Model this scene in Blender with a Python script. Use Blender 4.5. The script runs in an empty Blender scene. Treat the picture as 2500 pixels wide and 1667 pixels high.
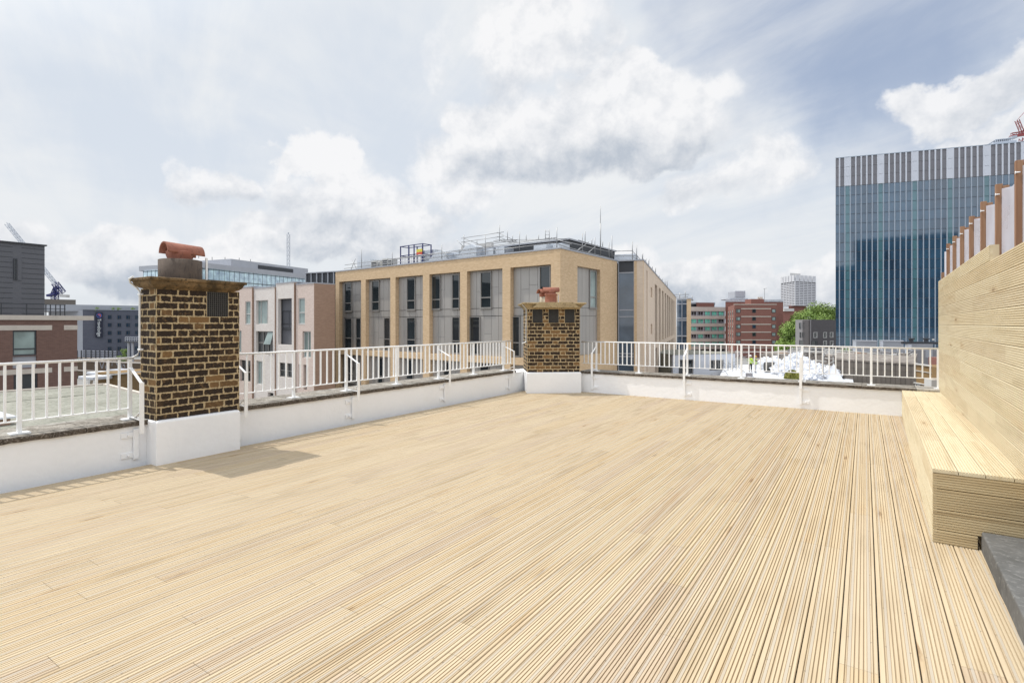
import bpy, bmesh, math, random
from mathutils import Vector, Matrix
from math import sin, cos, pi, radians, atan2, sqrt
random.seed(7)
S = bpy.context.scene
# ------------------------------------------------------------------ camera, sky, sun, exposure
EYE = 1.55                       # eye height above the deck
FPX, VX, VY = 1314.0, 2110.5, 790.0   # focal length and horizon measured on the 2500 px wide photograph
TH = math.atan((VX-1250)/FPX)    # camera heading, left of the board direction (+Y)
cam = bpy.data.cameras.new('camera'); cob = bpy.data.objects.new('camera', cam)
S.collection.objects.link(cob); S.camera = cob
cob.location = (0, 0, EYE); cob.rotation_euler = (pi/2, 0, TH)
cam.sensor_width = 36; cam.lens = 36*FPX/2500; cam.shift_y = -(833.5-VY)/2500
cam.clip_start = .05; cam.clip_end = 4000
S.view_settings.view_transform = 'Standard'; S.view_settings.look = 'None'
S.view_settings.exposure = 0.0; S.view_settings.gamma = 1
SUN = Vector((-.52, -.14, 1)).normalized()      # direction towards the sun
SUN_EL = math.asin(SUN.z); SUN_AZ = math.atan2(SUN.x, SUN.y)
sl = bpy.data.lights.new('sun', 'SUN'); sl.energy = 3.3; sl.angle = radians(.5); sl.color = (1, .965, .9)
so = bpy.data.objects.new('sun', sl); S.collection.objects.link(so)
so.rotation_euler = SUN.to_track_quat('Z', 'Y').to_euler(); so.location = (0, 0, 30)

class NT:
    """small helper for node trees"""
    def __init__(s, tree): s.t = tree; s.L = tree.links
    def n(s, typ, ins=None, **at):
        nd = s.t.nodes.new(typ)
        for k, v in at.items(): setattr(nd, k, v)
        for k, v in (ins or {}).items():
            i = nd.inputs[k]
            if isinstance(v, bpy.types.NodeSocket): s.L.new(v, i)
            elif isinstance(v, bpy.types.Node): s.L.new(v.outputs[0], i)
            else:
                if hasattr(i, 'default_value'):
                    try: i.default_value = v
                    except Exception: i.default_value = tuple(v)+(1,)
        return nd
    def m(s, op, a, b=0.0, c=0.0, clamp=False):
        return s.n('ShaderNodeMath', {0: a, 1: b, 2: c}, operation=op, use_clamp=clamp).outputs[0]
    def vm(s, op, a, b=(0, 0, 0)):
        return s.n('ShaderNodeVectorMath', {0: a, 1: b}, operation=op).outputs[0]
    def mix(s, f, a, b, mode='MIX'):
        nd = s.t.nodes.new('ShaderNodeMix'); nd.data_type = 'RGBA'; nd.blend_type = mode; nd.clamp_factor = True
        for i, v in ((0, f), (6, a), (7, b)):
            q = nd.inputs[i]
            if isinstance(v, bpy.types.NodeSocket): s.L.new(v, q)
            elif i and not isinstance(v, (int, float)): q.default_value = tuple(v)[:3]+(1,)
            else: q.default_value = v
        return nd.outputs[2]
    def mr(s, v, a, b, c=0.0, d=1.0, smooth=False):
        return s.n('ShaderNodeMapRange', {0: v, 1: a, 2: b, 3: c, 4: d}, interpolation_type='SMOOTHSTEP' if smooth else 'LINEAR').outputs[0]
    def noise(s, vec, scale, detail=4, rough=.5, dist=0, off=None):
        if off: vec = s.vm('ADD', vec, off)
        return s.n('ShaderNodeTexNoise', {'Vector': vec, 'Scale': scale, 'Detail': detail, 'Roughness': rough, 'Distortion': dist}).outputs[0]
    def scale(s, vec, xyz): return s.vm('MULTIPLY', vec, xyz)

w = bpy.data.worlds.new('World'); S.world = w; w.use_nodes = True
wt = NT(w.node_tree); w.node_tree.nodes.clear()
def build_sky():
    d = wt.n('ShaderNodeTexCoord').outputs['Generated']
    sky = wt.n('ShaderNodeTexSky', sky_type='NISHITA', sun_disc=False, sun_elevation=SUN_EL, sun_rotation=SUN_AZ, air_density=1.0, dust_density=1.2, ozone_density=1.0).outputs[0]
    sp = wt.n('ShaderNodeSeparateXYZ', {0: d})
    x, y, z = sp.outputs[:3]
    el = wt.m('ARCSINE', z); az = wt.m('ARCTAN2', x, y)       # azimuth clockwise from the board direction
    # warped direction gives ragged, billowing cloud outlines
    n1 = wt.n('ShaderNodeTexNoise', {'Vector': d, 'Scale': 3.2, 'Detail': 4, 'Roughness': .55})
    n2 = wt.n('ShaderNodeTexNoise', {'Vector': d, 'Scale': 13, 'Detail': 5, 'Roughness': .6})
    w1 = wt.vm('MULTIPLY', wt.vm('SUBTRACT', n1.outputs[1], (.5, .5, .5)), (.34, .34, .2))
    w2 = wt.vm('MULTIPLY', wt.vm('SUBTRACT', n2.outputs[1], (.5, .5, .5)), (.1, .1, .07))
    ws = wt.n('ShaderNodeSeparateXYZ', {0: wt.vm('ADD', w1, w2)})
    waz = wt.m('ADD', az, ws.outputs[0]); wel = wt.m('ADD', el, ws.outputs[2])
    dw = wt.vm('ADD', d, wt.vm('MULTIPLY', wt.vm('SUBTRACT', n1.outputs[1], (.5, .5, .5)), (.08, .08, .06)))
    def cell(off):   # cauliflower field
        return wt.n('ShaderNodeTexVoronoi', {'Vector': wt.vm('ADD', dw, off), 'Scale': 9.0, 'Detail': 4.5, 'Roughness': .6, 'Lacunarity': 2.2, },
                    feature='F1', normalize=True).outputs[0]
    P0 = cell((0, 0, 0)); P1 = cell((.010, .006, -.022))
    relief = wt.m('SUBTRACT', P1, P0)
    def ang(px, py):
        return math.atan((px-1250)/FPX)-TH, math.atan2(VY-py, sqrt(FPX**2+(px-1250)**2))
    # cumulus banks: centre, half width, half height, strength, greyness of the base
    banks = [(1560, 345, 170, 62, .95, 1.9), (900, 490, 225, 110, .78, .8), (795, 405, 78, 78, 1.05, .0), (1120, 410, 180, 120, .6, .3),
             (1430, 320, 310, 105, 1.05, 1.1), (1495, 215, 115, 85, 1.1, .05), (1250, 250, 130, 80, .8, .1), (1080, 110, 60, 90, .5, .1), (1310, 60, 190, 100, .68, .5),
             (590, 470, 120, 60, .68, .7), (500, 425, 55, 35, .5, 0), (330, 675, 330, 90, 1.1, .9), (900, 600, 260, 55, .8, .9), (560, 660, 240, 80, .9, .5),
             (2330, 255, 190, 60, .9, .8), (2420, 330, 160, 50, .6, .8), (1790, 420, 150, 62, .62, .6), (1800, 685, 270, 68, 1.05, 1.1), (1700, 760, 300, 40, .9, .8), (2000, 640, 120, 60, .6, .6), (1600, 640, 90, 40, .5, .4)]
    den = None; grey = None
    for px, py, rx, ry, st, g in banks:
        a0, e0 = ang(px, py); k = cos(math.atan((px-1250)/FPX))
        ra = rx/FPX*k*k; re = ry/FPX*k
        da = wt.m('DIVIDE', wt.m('SUBTRACT', waz, a0), ra); de = wt.m('DIVIDE', wt.m('SUBTRACT', wel, e0), re)
        r2 = wt.m('ADD', wt.m('MULTIPLY', da, da), wt.m('MULTIPLY', de, de))
        b = wt.m('MULTIPLY', wt.mr(r2, 0, 1.9, 1, 0, True), st)
        gb = wt.m('MULTIPLY', wt.m('MULTIPLY', b, wt.mr(de, .35, -.8, 0, 1, True)), g)
        den = b if den is None else wt.m('MAXIMUM', den, b)
        grey = gb if grey is None else wt.m('MAXIMUM', grey, gb)
    # rest of the sky: scattered cumulus away from the picture too
    gen = wt.mr(wt.noise(d, 2.1, 5, .55, off=(3.1, 7.7, 1.2)), .56, .74, 0, .75, True)
    front = wt.mr(wt.m('ABSOLUTE', wt.m('ADD', az, TH)), .85, 1.1, 0, 1, True)
    gen = wt.m('MULTIPLY', gen, front)
    den = wt.m('MAXIMUM', den, gen)
    grey = wt.m('MAXIMUM', grey, wt.m('MULTIPLY', gen, .5))
    puff = wt.mr(P0, .05, .62, .32, -.30)
    fld = wt.m('ADD', den, wt.m('MULTIPLY', puff, .95))
    cum = wt.mr(fld, .28, .70, 0, 1, True)
    # high veil: streaks that fan out from the upper left
    pl = wt.n('ShaderNodeCombineXYZ', {0: wt.m('DIVIDE', x, wt.m('ADD', z, .18)), 1: wt.m('DIVIDE', y, wt.m('ADD', z, .18))}).outputs[0]
    rot = wt.n('ShaderNodeVectorRotate', {'Vector': pl, 'Angle': radians(28)}, rotation_type='Z_AXIS').outputs[0]
    st = wt.noise(wt.scale(rot, (.33, 1.25, 1)), 1.7, 7, .62, .6)
    st2 = wt.noise(wt.scale(pl, (.5, .5, 1)), 1.25, 5, .6, .4, off=(4.2, 1.3, 0))
    veil = wt.mr(wt.m('ADD', wt.m('MULTIPLY', st, .45), wt.m('MULTIPLY', st2, .55)), .40, .60, .0, 1, True)
    # clearer blue gap: upper right of the view and behind the viewer
    ga, ge = ang(2150, 60)
    q1 = wt.m('DIVIDE', wt.m('SUBTRACT', wt.m('ADD', az, wt.m('MULTIPLY', ws.outputs[0], 1.5)), ga), .34); q2 = wt.m('DIVIDE', wt.m('SUBTRACT', wt.m('ADD', el, wt.m('MULTIPLY', ws.outputs[2], 2.0)), ge+.06), .25)
    gap = wt.mr(wt.m('ADD', wt.m('MULTIPLY', q1, q1), wt.m('MULTIPLY', q2, q2)), .1, 1.5, 1, 0, True)
    hz = wt.mr(el, .0, .30, 1, 0, True)
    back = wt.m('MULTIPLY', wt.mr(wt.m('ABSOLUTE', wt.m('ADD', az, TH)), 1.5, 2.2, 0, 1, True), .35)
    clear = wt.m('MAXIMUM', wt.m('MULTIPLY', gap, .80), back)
    v = wt.m('SUBTRACT', wt.mr(veil, 0, 1, .90, 1.0), wt.m('MULTIPLY', clear, wt.mr(veil, 0, 1, .78, .42)), clamp=True)
    v = wt.m('MAXIMUM', v, wt.m('MULTIPLY', hz, .80))
    veilc = wt.mix(veil, (7.35, 7.9, 8.6), (8.5, 8.7, 8.9))
    veilc = wt.mix(hz, veilc, (8.0, 8.35, 8.7))
    col = wt.mix(v, wt.mix(.5, sky, (3.0, 4.1, 6.6)), veilc)
    white = (9.4, 9.4, 9.5); shade = (4.95, 5.5, 6.3)
    lit = wt.m('ADD', wt.mr(relief, -.17, .17, -.55, .55), wt.mr(wt.noise(dw, 5.5, 6, .6, off=(1, 2, 3)), .35, .65, -.22, .22))
    g = wt.m('ADD', wt.m('MULTIPLY', wt.m('MINIMUM', grey, .85), wt.mr(wt.noise(dw, 7, 6, .65, off=(7, 5, 1)), .3, .7, .62, 1.05)), wt.m('MULTIPLY', wt.m('SUBTRACT', .12, lit), .7), clamp=True)
    cc = wt.mix(g, white, shade)
    col = wt.mix(wt.m('MULTIPLY', cum, .93), col, cc)
    # added fill: sky brightened round the sun (high left) and behind the viewer
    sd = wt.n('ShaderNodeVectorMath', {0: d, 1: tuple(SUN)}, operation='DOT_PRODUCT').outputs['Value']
    sky_fill = wt.m('ADD', wt.m('MULTIPLY', wt.mr(sd, .66, 1, 0, 1, True), .75), wt.m('MULTIPLY', wt.mr(wt.m('ABSOLUTE', wt.m('ADD', az, TH)), 1.2, 2.2, 0, 1, True), .7))
    col = wt.vm('MULTIPLY', col, wt.n('ShaderNodeCombineXYZ', {0: wt.m('ADD', sky_fill, 1), 1: wt.m('ADD', sky_fill, 1), 2: wt.m('ADD', sky_fill, 1)}).outputs[0])
    below = wt.mr(z, -.02, 0, 1, 0)
    col = wt.mix(below, col, (2.2, 2.2, 2.1))
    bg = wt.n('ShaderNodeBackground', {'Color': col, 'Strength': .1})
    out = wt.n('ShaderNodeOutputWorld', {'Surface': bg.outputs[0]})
build_sky()
w.cycles.sampling_method = 'MANUAL'; w.cycles.sample_map_resolution = 1024
S.cycles.max_bounces = 6; S.cycles.diffuse_bounces = 3; S.cycles.glossy_bounces = 3; S.cycles.transmission_bounces = 4; S.cycles.transparent_max_bounces = 8
S.cycles.use_denoising = True

# ------------------------------------------------------------------ measuring: photograph pixels -> places in the world
def ray(px, py):
    a = (px-1250)/FPX
    return Vector((-sin(TH)+cos(TH)*a, cos(TH)+sin(TH)*a, -(py-VY)/FPX))
def at_z(px, py, z): r = ray(px, py); t = (z-EYE)/r.z; return Vector((r.x*t, r.y*t, z))
def at_d(px, py, d): r = ray(px, py); return Vector((r.x*d, r.y*d, EYE+r.z*d))
def at_x(px, py, x): r = ray(px, py); t = x/r.x; return Vector((x, r.y*t, EYE+r.z*t))
def at_y(px, py, y): r = ray(px, py); t = y/r.y; return Vector((r.x*t, y, EYE+r.z*t))

class Face:
    """vertical facade through a and b (seen left to right); u runs along it, o is outwards towards the viewer"""
    def __init__(s, a, b):
        s.a = Vector((a[0], a[1], 0)); e = Vector((b[0]-a[0], b[1]-a[1], 0)); s.len = e.length
        s.u = e.normalized(); s.o = Vector((s.u.y, -s.u.x, 0))
        s.fr = Matrix(((s.u.x, s.o.x, 0, s.a.x), (s.u.y, s.o.y, 0, s.a.y), (0, 0, 1, 0), (0, 0, 0, 1)))
    def uz(s, px, py=VY, off=0):
        r = ray(px, py); n = s.o; t = (s.a+n*off).dot(n)/Vector((r.x, r.y, 0)).dot(n)
        p = r*t; return (Vector((p.x, p.y, 0))-s.a).dot(s.u), EYE+p.z
    def U(s, px, off=0): return s.uz(px, VY, off)[0]
    def Z(s, px, py, off=0): return s.uz(px, py, off)[1]
    def pt(s, u, z, o=0): p = s.a+s.u*u+s.o*o; return Vector((p.x, p.y, z))

# ------------------------------------------------------------------ mesh builder
class MB:
    def __init__(s, fr=None): s.v = []; s.f = []; s.uv = []; s.c = []; s.mi = []; s.fr = fr; s.smooth = []
    def pts(s, P, fr=None):
        fr = fr or s.fr; i = len(s.v)
        s.v += [tuple(fr @ Vector(p)) if fr else tuple(p) for p in P]; return i
    def face(s, idx, uv=None, col=(1, 1, 1, 1), mi=0, sm=False):
        s.f.append(idx); s.uv.append(uv or [(0, 0)]*len(idx)); s.c.append(col); s.mi.append(mi); s.smooth.append(sm)
    def quad(s, P, uv=None, col=(1, 1, 1, 1), mi=0, fr=None):
        i = s.pts(P, fr)
        if uv is None:
            p = [Vector(q) for q in P]; n = (p[1]-p[0]).cross(p[2]-p[0]); ax = max(range(3), key=lambda k: abs(n[k]))
            o = [(1, 2), (0, 2), (0, 1)][ax]; uv = [(q[o[0]], q[o[1]]) for q in p]
        s.face(list(range(i, i+len(P))), uv, col, mi)
    def box(s, x0, x1, y0, y1, z0, z1, col=(1, 1, 1, 1), mi=0, fr=None, skip=''):
        if x0 > x1: x0, x1 = x1, x0
        if y0 > y1: y0, y1 = y1, y0
        if z0 > z1: z0, z1 = z1, z0
        P = [(x0, y0, z0), (x1, y0, z0), (x1, y1, z0), (x0, y1, z0), (x0, y0, z1), (x1, y0, z1), (x1, y1, z1), (x0, y1, z1)]
        i = s.pts(P, fr)
        for nm, f, o in (('b', (0, 3, 2, 1), (0, 1)), ('t', (4, 5, 6, 7), (0, 1)), ('f', (0, 1, 5, 4), (0, 2)), ('r', (1, 2, 6, 5), (1, 2)), ('k', (2, 3, 7, 6), (0, 2)), ('l', (3, 0, 4, 7), (1, 2))):
            if nm in skip: continue
            s.face([i+k for k in f], [(P[k][o[0]], P[k][o[1]]) for k in f], col, mi)
    def bar(s, a, b, w, h=None, col=(1, 1, 1, 1), mi=0, up=(0, 0, 1)):
        """rectangular bar from a to b; w sideways, h along up"""
        a = Vector(a); b = Vector(b); h = h or w; d = (b-a).normalized(); up = Vector(up)
        if abs(d.dot(up)) > .99: up = Vector((0, 1, 0))
        x = d.cross(up).normalized(); y = x.cross(d).normalized()
        P = [a+x*sx*w/2+y*sy*h/2 for sx, sy in ((-1, -1), (1, -1), (1, 1), (-1, 1))]+[b+x*sx*w/2+y*sy*h/2 for sx, sy in ((-1, -1), (1, -1), (1, 1), (-1, 1))]
        i = s.pts(P); L = (b-a).length
        for f in ((0, 3, 2, 1), (4, 5, 6, 7)): s.face([i+k for k in f], [(0, 0), (w, 0), (w, h), (0, h)], col, mi)
        for k in range(4):
            j = (k+1) % 4; s.face([i+k, i+j, i+4+j, i+4+k], [(0, 0), (w, 0), (w, L), (0, L)], col, mi)
    def tube(s, pth, r, n=8, col=(1, 1, 1, 1), mi=0, cap=True):
        pth = [Vector(p) for p in pth]; rr = r if isinstance(r, (list, tuple)) else [r]*len(pth)
        rings = []; L = 0
        for k, p in enumerate(pth):
            d = (pth[min(k+1, len(pth)-1)]-pth[max(k-1, 0)]).normalized()
            up = Vector((0, 0, 1)) if abs(d.z) < .95 else Vector((0, 1, 0))
            x = d.cross(up).normalized(); y = x.cross(d)
            rings.append(s.pts([p+x*cos(2*pi*q/n)*rr[k]+y*sin(2*pi*q/n)*rr[k] for q in range(n)]))
        for k in range(len(pth)-1):
            l = (pth[k+1]-pth[k]).length
            for q in range(n):
                j = (q+1) % n; s.face([rings[k]+q, rings[k]+j, rings[k+1]+j, rings[k+1]+q], [(q/n, L), ((q+1)/n, L), ((q+1)/n, L+l), (q/n, L+l)], col, mi, True)
            L += l
        if cap:
            s.face([rings[0]+q for q in range(n)][::-1], None, col, mi); s.face([rings[-1]+q for q in range(n)], None, col, mi)
    def lathe(s, c, prof, n=24, col=(1, 1, 1, 1), mi=0, axis=None, sweep=1.0):
        """prof: (radius, height) list turned about the vertical through c"""
        c = Vector(c); fr = axis or Matrix.Identity(4); rings = []; m = n+1 if sweep < 1 else n
        for r, h in prof:
            rings.append(s.pts([c+(fr @ Vector((r*cos(2*pi*sweep*q/n), r*sin(2*pi*sweep*q/n), h))) for q in range(m)]))
        for k in range(len(prof)-1):
            for q in range(n):
                j = q+1 if sweep < 1 else (q+1) % n
                s.face([rings[k]+q, rings[k]+j, rings[k+1]+j, rings[k+1]+q], [(q/n, prof[k][1]), ((q+1)/n, prof[k][1]), ((q+1)/n, prof[k+1][1]), (q/n, prof[k+1][1])], col, mi, True)
    def build(s, name, mats, parent=None, bevel=0, **props):
        if not isinstance(mats, (list, tuple)): mats = [mats]
        xs = [p[0] for p in s.v]; ys = [p[1] for p in s.v]; zs = [p[2] for p in s.v]
        c = Vector(((min(xs)+max(xs))/2, (min(ys)+max(ys))/2, min(zs)))
        me = bpy.data.meshes.new(name); me.from_pydata([(p[0]-c.x, p[1]-c.y, p[2]-c.z) for p in s.v], [], s.f)
        for m in mats: me.materials.append(m)
        me.polygons.foreach_set('material_index', s.mi); me.polygons.foreach_set('use_smooth', s.smooth)
        ul = me.uv_layers.new(name='UVMap'); ul.data.foreach_set('uv', [t for u in s.uv for p in u for t in p])
        ca = me.color_attributes.new('tone', 'FLOAT_COLOR', 'CORNER')
        ca.data.foreach_set('color', [t for f, c4 in zip(s.f, s.c) for _ in f for t in (tuple(c4)+(1,))[:4]])
        me.update(); o = bpy.data.objects.new(name, me); S.collection.objects.link(o)
        if parent is not None:
            o.parent = parent; o.location = c-parent_world(parent)
        else: o.location = c
        if bevel:
            b = o.modifiers.new('bevel', 'BEVEL'); b.width = bevel; b.segments = 2; b.limit_method = 'ANGLE'
        for k, v in props.items(): o[k] = v
        return o
def parent_world(p):
    l = Vector(p.location)
    while p.parent: p = p.parent; l += Vector(p.location)
    return l
def thing(name, loc, label, category, group=None):
    o = bpy.data.objects.new(name, None); S.collection.objects.link(o); o.location = loc; o.empty_display_size = .2
    o['label'] = label; o['category'] = category
    if group: o['group'] = group
    return o
def tag(o, label, category, group=None):
    o['label'] = label; o['category'] = category
    if group: o['group'] = group
    return o
def copy_tree(o, parent=None):
    c = o.copy(); S.collection.objects.link(c); c.parent = parent
    for ch in o.children: copy_tree(ch, c)
    return c

# ------------------------------------------------------------------ materials
def new_mat(name):
    m = bpy.data.materials.new(name); m.use_nodes = True; m.node_tree.nodes.clear(); return m, NT(m.node_tree)
def finish(t, col, rough=.6, metal=0, bump=None, bstr=.3, bdist=.01, spec=.5, **kw):
    ins = {'Base Color': col, 'Roughness': rough, 'Metallic': metal, 'Specular IOR Level': spec}
    ins.update(kw)
    if bump is not None: ins['Normal'] = t.n('ShaderNodeBump', {'Strength': bstr, 'Distance': bdist, 'Height': bump}).outputs[0]
    b = t.n('ShaderNodeBsdfPrincipled', ins); t.n('ShaderNodeOutputMaterial', {'Surface': b.outputs[0]}); return b
def plain(name, col, rough=.6, var=.12, scale=3, metal=0, bump=0, dirt=None, streak=1, spec=.5):
    m, t = new_mat(name); p = t.n('ShaderNodeTexCoord').outputs['Object']
    geo = t.n('ShaderNodeNewGeometry').outputs['Position']
    n1 = t.noise(t.scale(geo, (1, 1, streak)), scale, 5, .6); n2 = t.noise(geo, scale*9, 3, .5)
    f = t.m('ADD', t.m('MULTIPLY', n1, .7), t.m('MULTIPLY', n2, .3))
    c = t.mix(t.mr(f, .3, .7), [v*(1-var) for v in col], [min(1, v*(1+var)) for v in col])
    if dirt: c = t.mix(t.mr(t.noise(geo, scale*.7, 6, .7, off=(5, 3, 1)), .55, .72, 0, dirt[3]), c, dirt[:3])
    finish(t, c, t.mr(n1, .3, .7, max(0, rough-.08), min(1, rough+.08)), metal, n2 if bump else None, bump, .01, spec); return m
def timber(name, light, mid, dark, gritty=False, warm=.5):
    """softwood decking; UV = metres across and along the board, tone = random values of the board"""
    m, t = new_mat(name)
    uv = t.n('ShaderNodeUVMap', uv_map='UVMap').outputs[0]; tone = t.n('ShaderNodeAttribute', attribute_name='tone').outputs[0]
    ts = t.n('ShaderNodeSeparateColor', {0: tone}).outputs
    us = t.n('ShaderNodeSeparateXYZ', {0: uv}).outputs
    off = t.n('ShaderNodeCombineXYZ', {0: t.m('MULTIPLY', ts[0], 37), 1: t.m('MULTIPLY', ts[1], 51), 2: t.m('MULTIPLY', ts[2], 23)}).outputs[0]
    p = t.vm('ADD', uv, off)
    grain = t.noise(t.scale(p, (70, 1.6, 1)), 1, 4, .6, .3)
    rings = t.noise(t.scale(p, (14, .5, 1)), 1, 3, .5, 1.2)
    patch = t.noise(t.scale(p, (6, 1.1, 1)), 1, 3, .5)
    c = t.mix(t.mr(grain, .3, .7), light, mid)
    c = t.mix(t.mr(rings, .52, .70, 0, .55), c, dark)
    # whole-board tints: pinkish grey, yellow, pale
    c = t.mix(t.mr(ts[0], .65, 1, 0, .36 if gritty else .15), c, (.42, .315, .24))
    c = t.mix(t.mr(ts[1], .6, 1, 0, .38), c, (.52, .385, .215))
    c = t.mix(t.mr(ts[2], .6, 1, 0, .40), c, light)
    c = t.mix(t.mr(patch, .54, .72, 0, .28), c, [v*.8 for v in dark])
    k = t.n('ShaderNodeTexVoronoi', {'Vector': t.scale(p, (9, 1.5, 1)), 'Scale': 1.0, 'Randomness': 1.0})
    cell = t.n('ShaderNodeSeparateColor', {0: k.outputs[1]}).outputs[0]
    pick = t.m('GREATER_THAN', cell, .80 if gritty else .93)
    wob = t.m('ADD', k.outputs[0], t.mr(t.noise(t.scale(p, (40, 16, 1)), 1, 2), 0, 1, -.10, .10))
    knot = t.m('MULTIPLY', t.m('MULTIPLY', t.mr(wob, .04, .19, 1, 0, True), pick), t.mr(cell, .8, 1, .25, 1)); halo = t.m('MULTIPLY', t.mr(wob, .10, .62, .55, 0, True), pick)
    c = t.mix(t.m('MULTIPLY', halo, .6), c, (.48, .33, .17)); c = t.mix(t.m('MULTIPLY', knot, .75), c, (.20, .11, .05))
    bmp = grain
    if gritty:
        gr = t.noise(t.scale(uv, (1, 1, 1)), 420, 2, .7)
        ed = t.m('MINIMUM', t.m('ABSOLUTE', t.m('SUBTRACT', t.m('ABSOLUTE', t.m('SUBTRACT', us[0], .037)), .0072)), t.m('ABSOLUTE', t.m('SUBTRACT', t.m('ABSOLUTE', t.m('SUBTRACT', us[0], .1145)), .0072)))
        c = t.mix(t.mr(ed, .0006, .0013, .22, 0), c, (.24, .16, .10))
        vm_ = t.m('FRACT', t.m('DIVIDE', us[1], .42)); sv = t.m('MULTIPLY', t.m('ABSOLUTE', t.m('SUBTRACT', vm_, .5)), .42)
        su = t.m('MINIMUM', t.m('ABSOLUTE', t.m('SUBTRACT', us[0], .0285)), t.m('ABSOLUTE', t.m('SUBTRACT', us[0], .1235)))
        c = t.mix(t.mr(t.m('SQRT', t.m('ADD', t.m('MULTIPLY', sv, sv), t.m('MULTIPLY', su, su))), .003, .005, .6, 0), c, (.13, .10, .08))
        for x0 in (.037, .1145):
            s_ = t.mr(t.m('ABSOLUTE', t.m('SUBTRACT', us[0], x0)), .0052, .0066, 1, 0)
            c = t.mix(t.m('MULTIPLY', s_, t.mr(gr, .35, .6, .25, .60)), c, t.mix(t.mr(gr, .35, .65), (.27, .26, .24), (.46, .445, .41)))
    finish(t, c, .72, 0, bmp, .25, .002, .25)
    return m
M = {}
M['deck'] = timber('deck_softwood', (.565, .46, .31), (.51, .40, .26), (.36, .26, .15), gritty=True)
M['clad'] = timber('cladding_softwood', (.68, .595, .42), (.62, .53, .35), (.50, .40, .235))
M['cladend'] = timber('brown_shaded_cladding_softwood', (.56, .45, .27), (.48, .37, .21), (.30, .205, .10))  # browner end boards; grazing-sun shade of the end face is partly in this colour
M['redwood'] = timber('brown_stained_timber', (.34, .205, .125), (.28, .15, .085), (.17, .08, .05))
M['white'] = plain('white_masonry_paint', (.89, .89, .89), .7, .03, 2.0, bump=.35, dirt=(.74, .72, .68, .16))
M['railwhite'] = plain('white_gloss_paint', (.88, .875, .86), .35, .03, 9, dirt=(.66, .60, .5, .12))
def stone(name, a, b, c3, sc=7, lichen=True, bs=.7):
    m, t = new_mat(name); g = t.n('ShaderNodeNewGeometry').outputs['Position']
    n1 = t.noise(g, sc, 8, .68); n2 = t.noise(g, sc*7, 5, .6, off=(3, 3, 3)); n3 = t.noise(g, sc*.5, 5, .6, off=(9, 1, 4))
    c = t.mix(t.mr(n1, .36, .62), a, b); c = t.mix(t.mr(n2, .52, .66), c, c3)
    if lichen: c = t.mix(t.mr(n3, .55, .66, 0, .7), c, (.42, .41, .37))
    finish(t, c, .9, 0, t.m('ADD', n1, t.m('MULTIPLY', n2, .5)), bs, .012, .2); return m
M['coping'] = stone('weathered_coping_stone', (.045, .035, .026), (.125, .10, .078), (.25, .22, .19), 9, False, .5)
M['copingtop'] = stone('pale_mottled_coping_top', (.17, .15, .125), (.36, .33, .285), (.08, .07, .06), 7, True, .4)
M['copingpale'] = stone('pale_concrete_coping', (.34, .31, .27), (.44, .41, .36), (.2, .18, .15))
M['lime'] = stone('stained_limestone_cornice', (.07, .05, .028), (.25, .165, .085), (.05, .04, .025), 4, False)
M['limepale'] = stone('buff_limestone_cornice', (.36, .27, .15), (.48, .37, .21), (.17, .13, .08), 5, False)
M['haunch'] = stone('grey_mortar_flaunching', (.10, .10, .10), (.22, .21, .19), (.34, .33, .31), 9)
M['slab'] = stone('grey_concrete_step', (.10, .098, .092), (.15, .147, .14), (.19, .186, .175), 4, False, .15)
def pot_mat(name, a, b, soot, k=.6):
    m, t = new_mat(name); g = t.n('ShaderNodeNewGeometry').outputs['Position']
    n1 = t.noise(g, 5, 6, .65); n2 = t.noise(t.scale(g, (1, 1, .25)), 40, 4, .6)
    c = t.mix(t.mr(n1, .3, .7), a, b); c = t.mix(t.mr(n2, .52, .7, 0, k), c, soot)
    finish(t, c, .8, 0, n2, .25, .004, .3); return m
M['terracotta'] = pot_mat('terracotta', (.27, .10, .065), (.36, .155, .105), (.16, .075, .055), .6)
M['sootpot'] = pot_mat('sooty_clay_ring', (.085, .065, .052), (.145, .11, .085), (.05, .04, .035), .7)
M['buffpot'] = pot_mat('buff_clay', (.42, .36, .27), (.50, .44, .34), (.25, .2, .14), .4)
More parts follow.
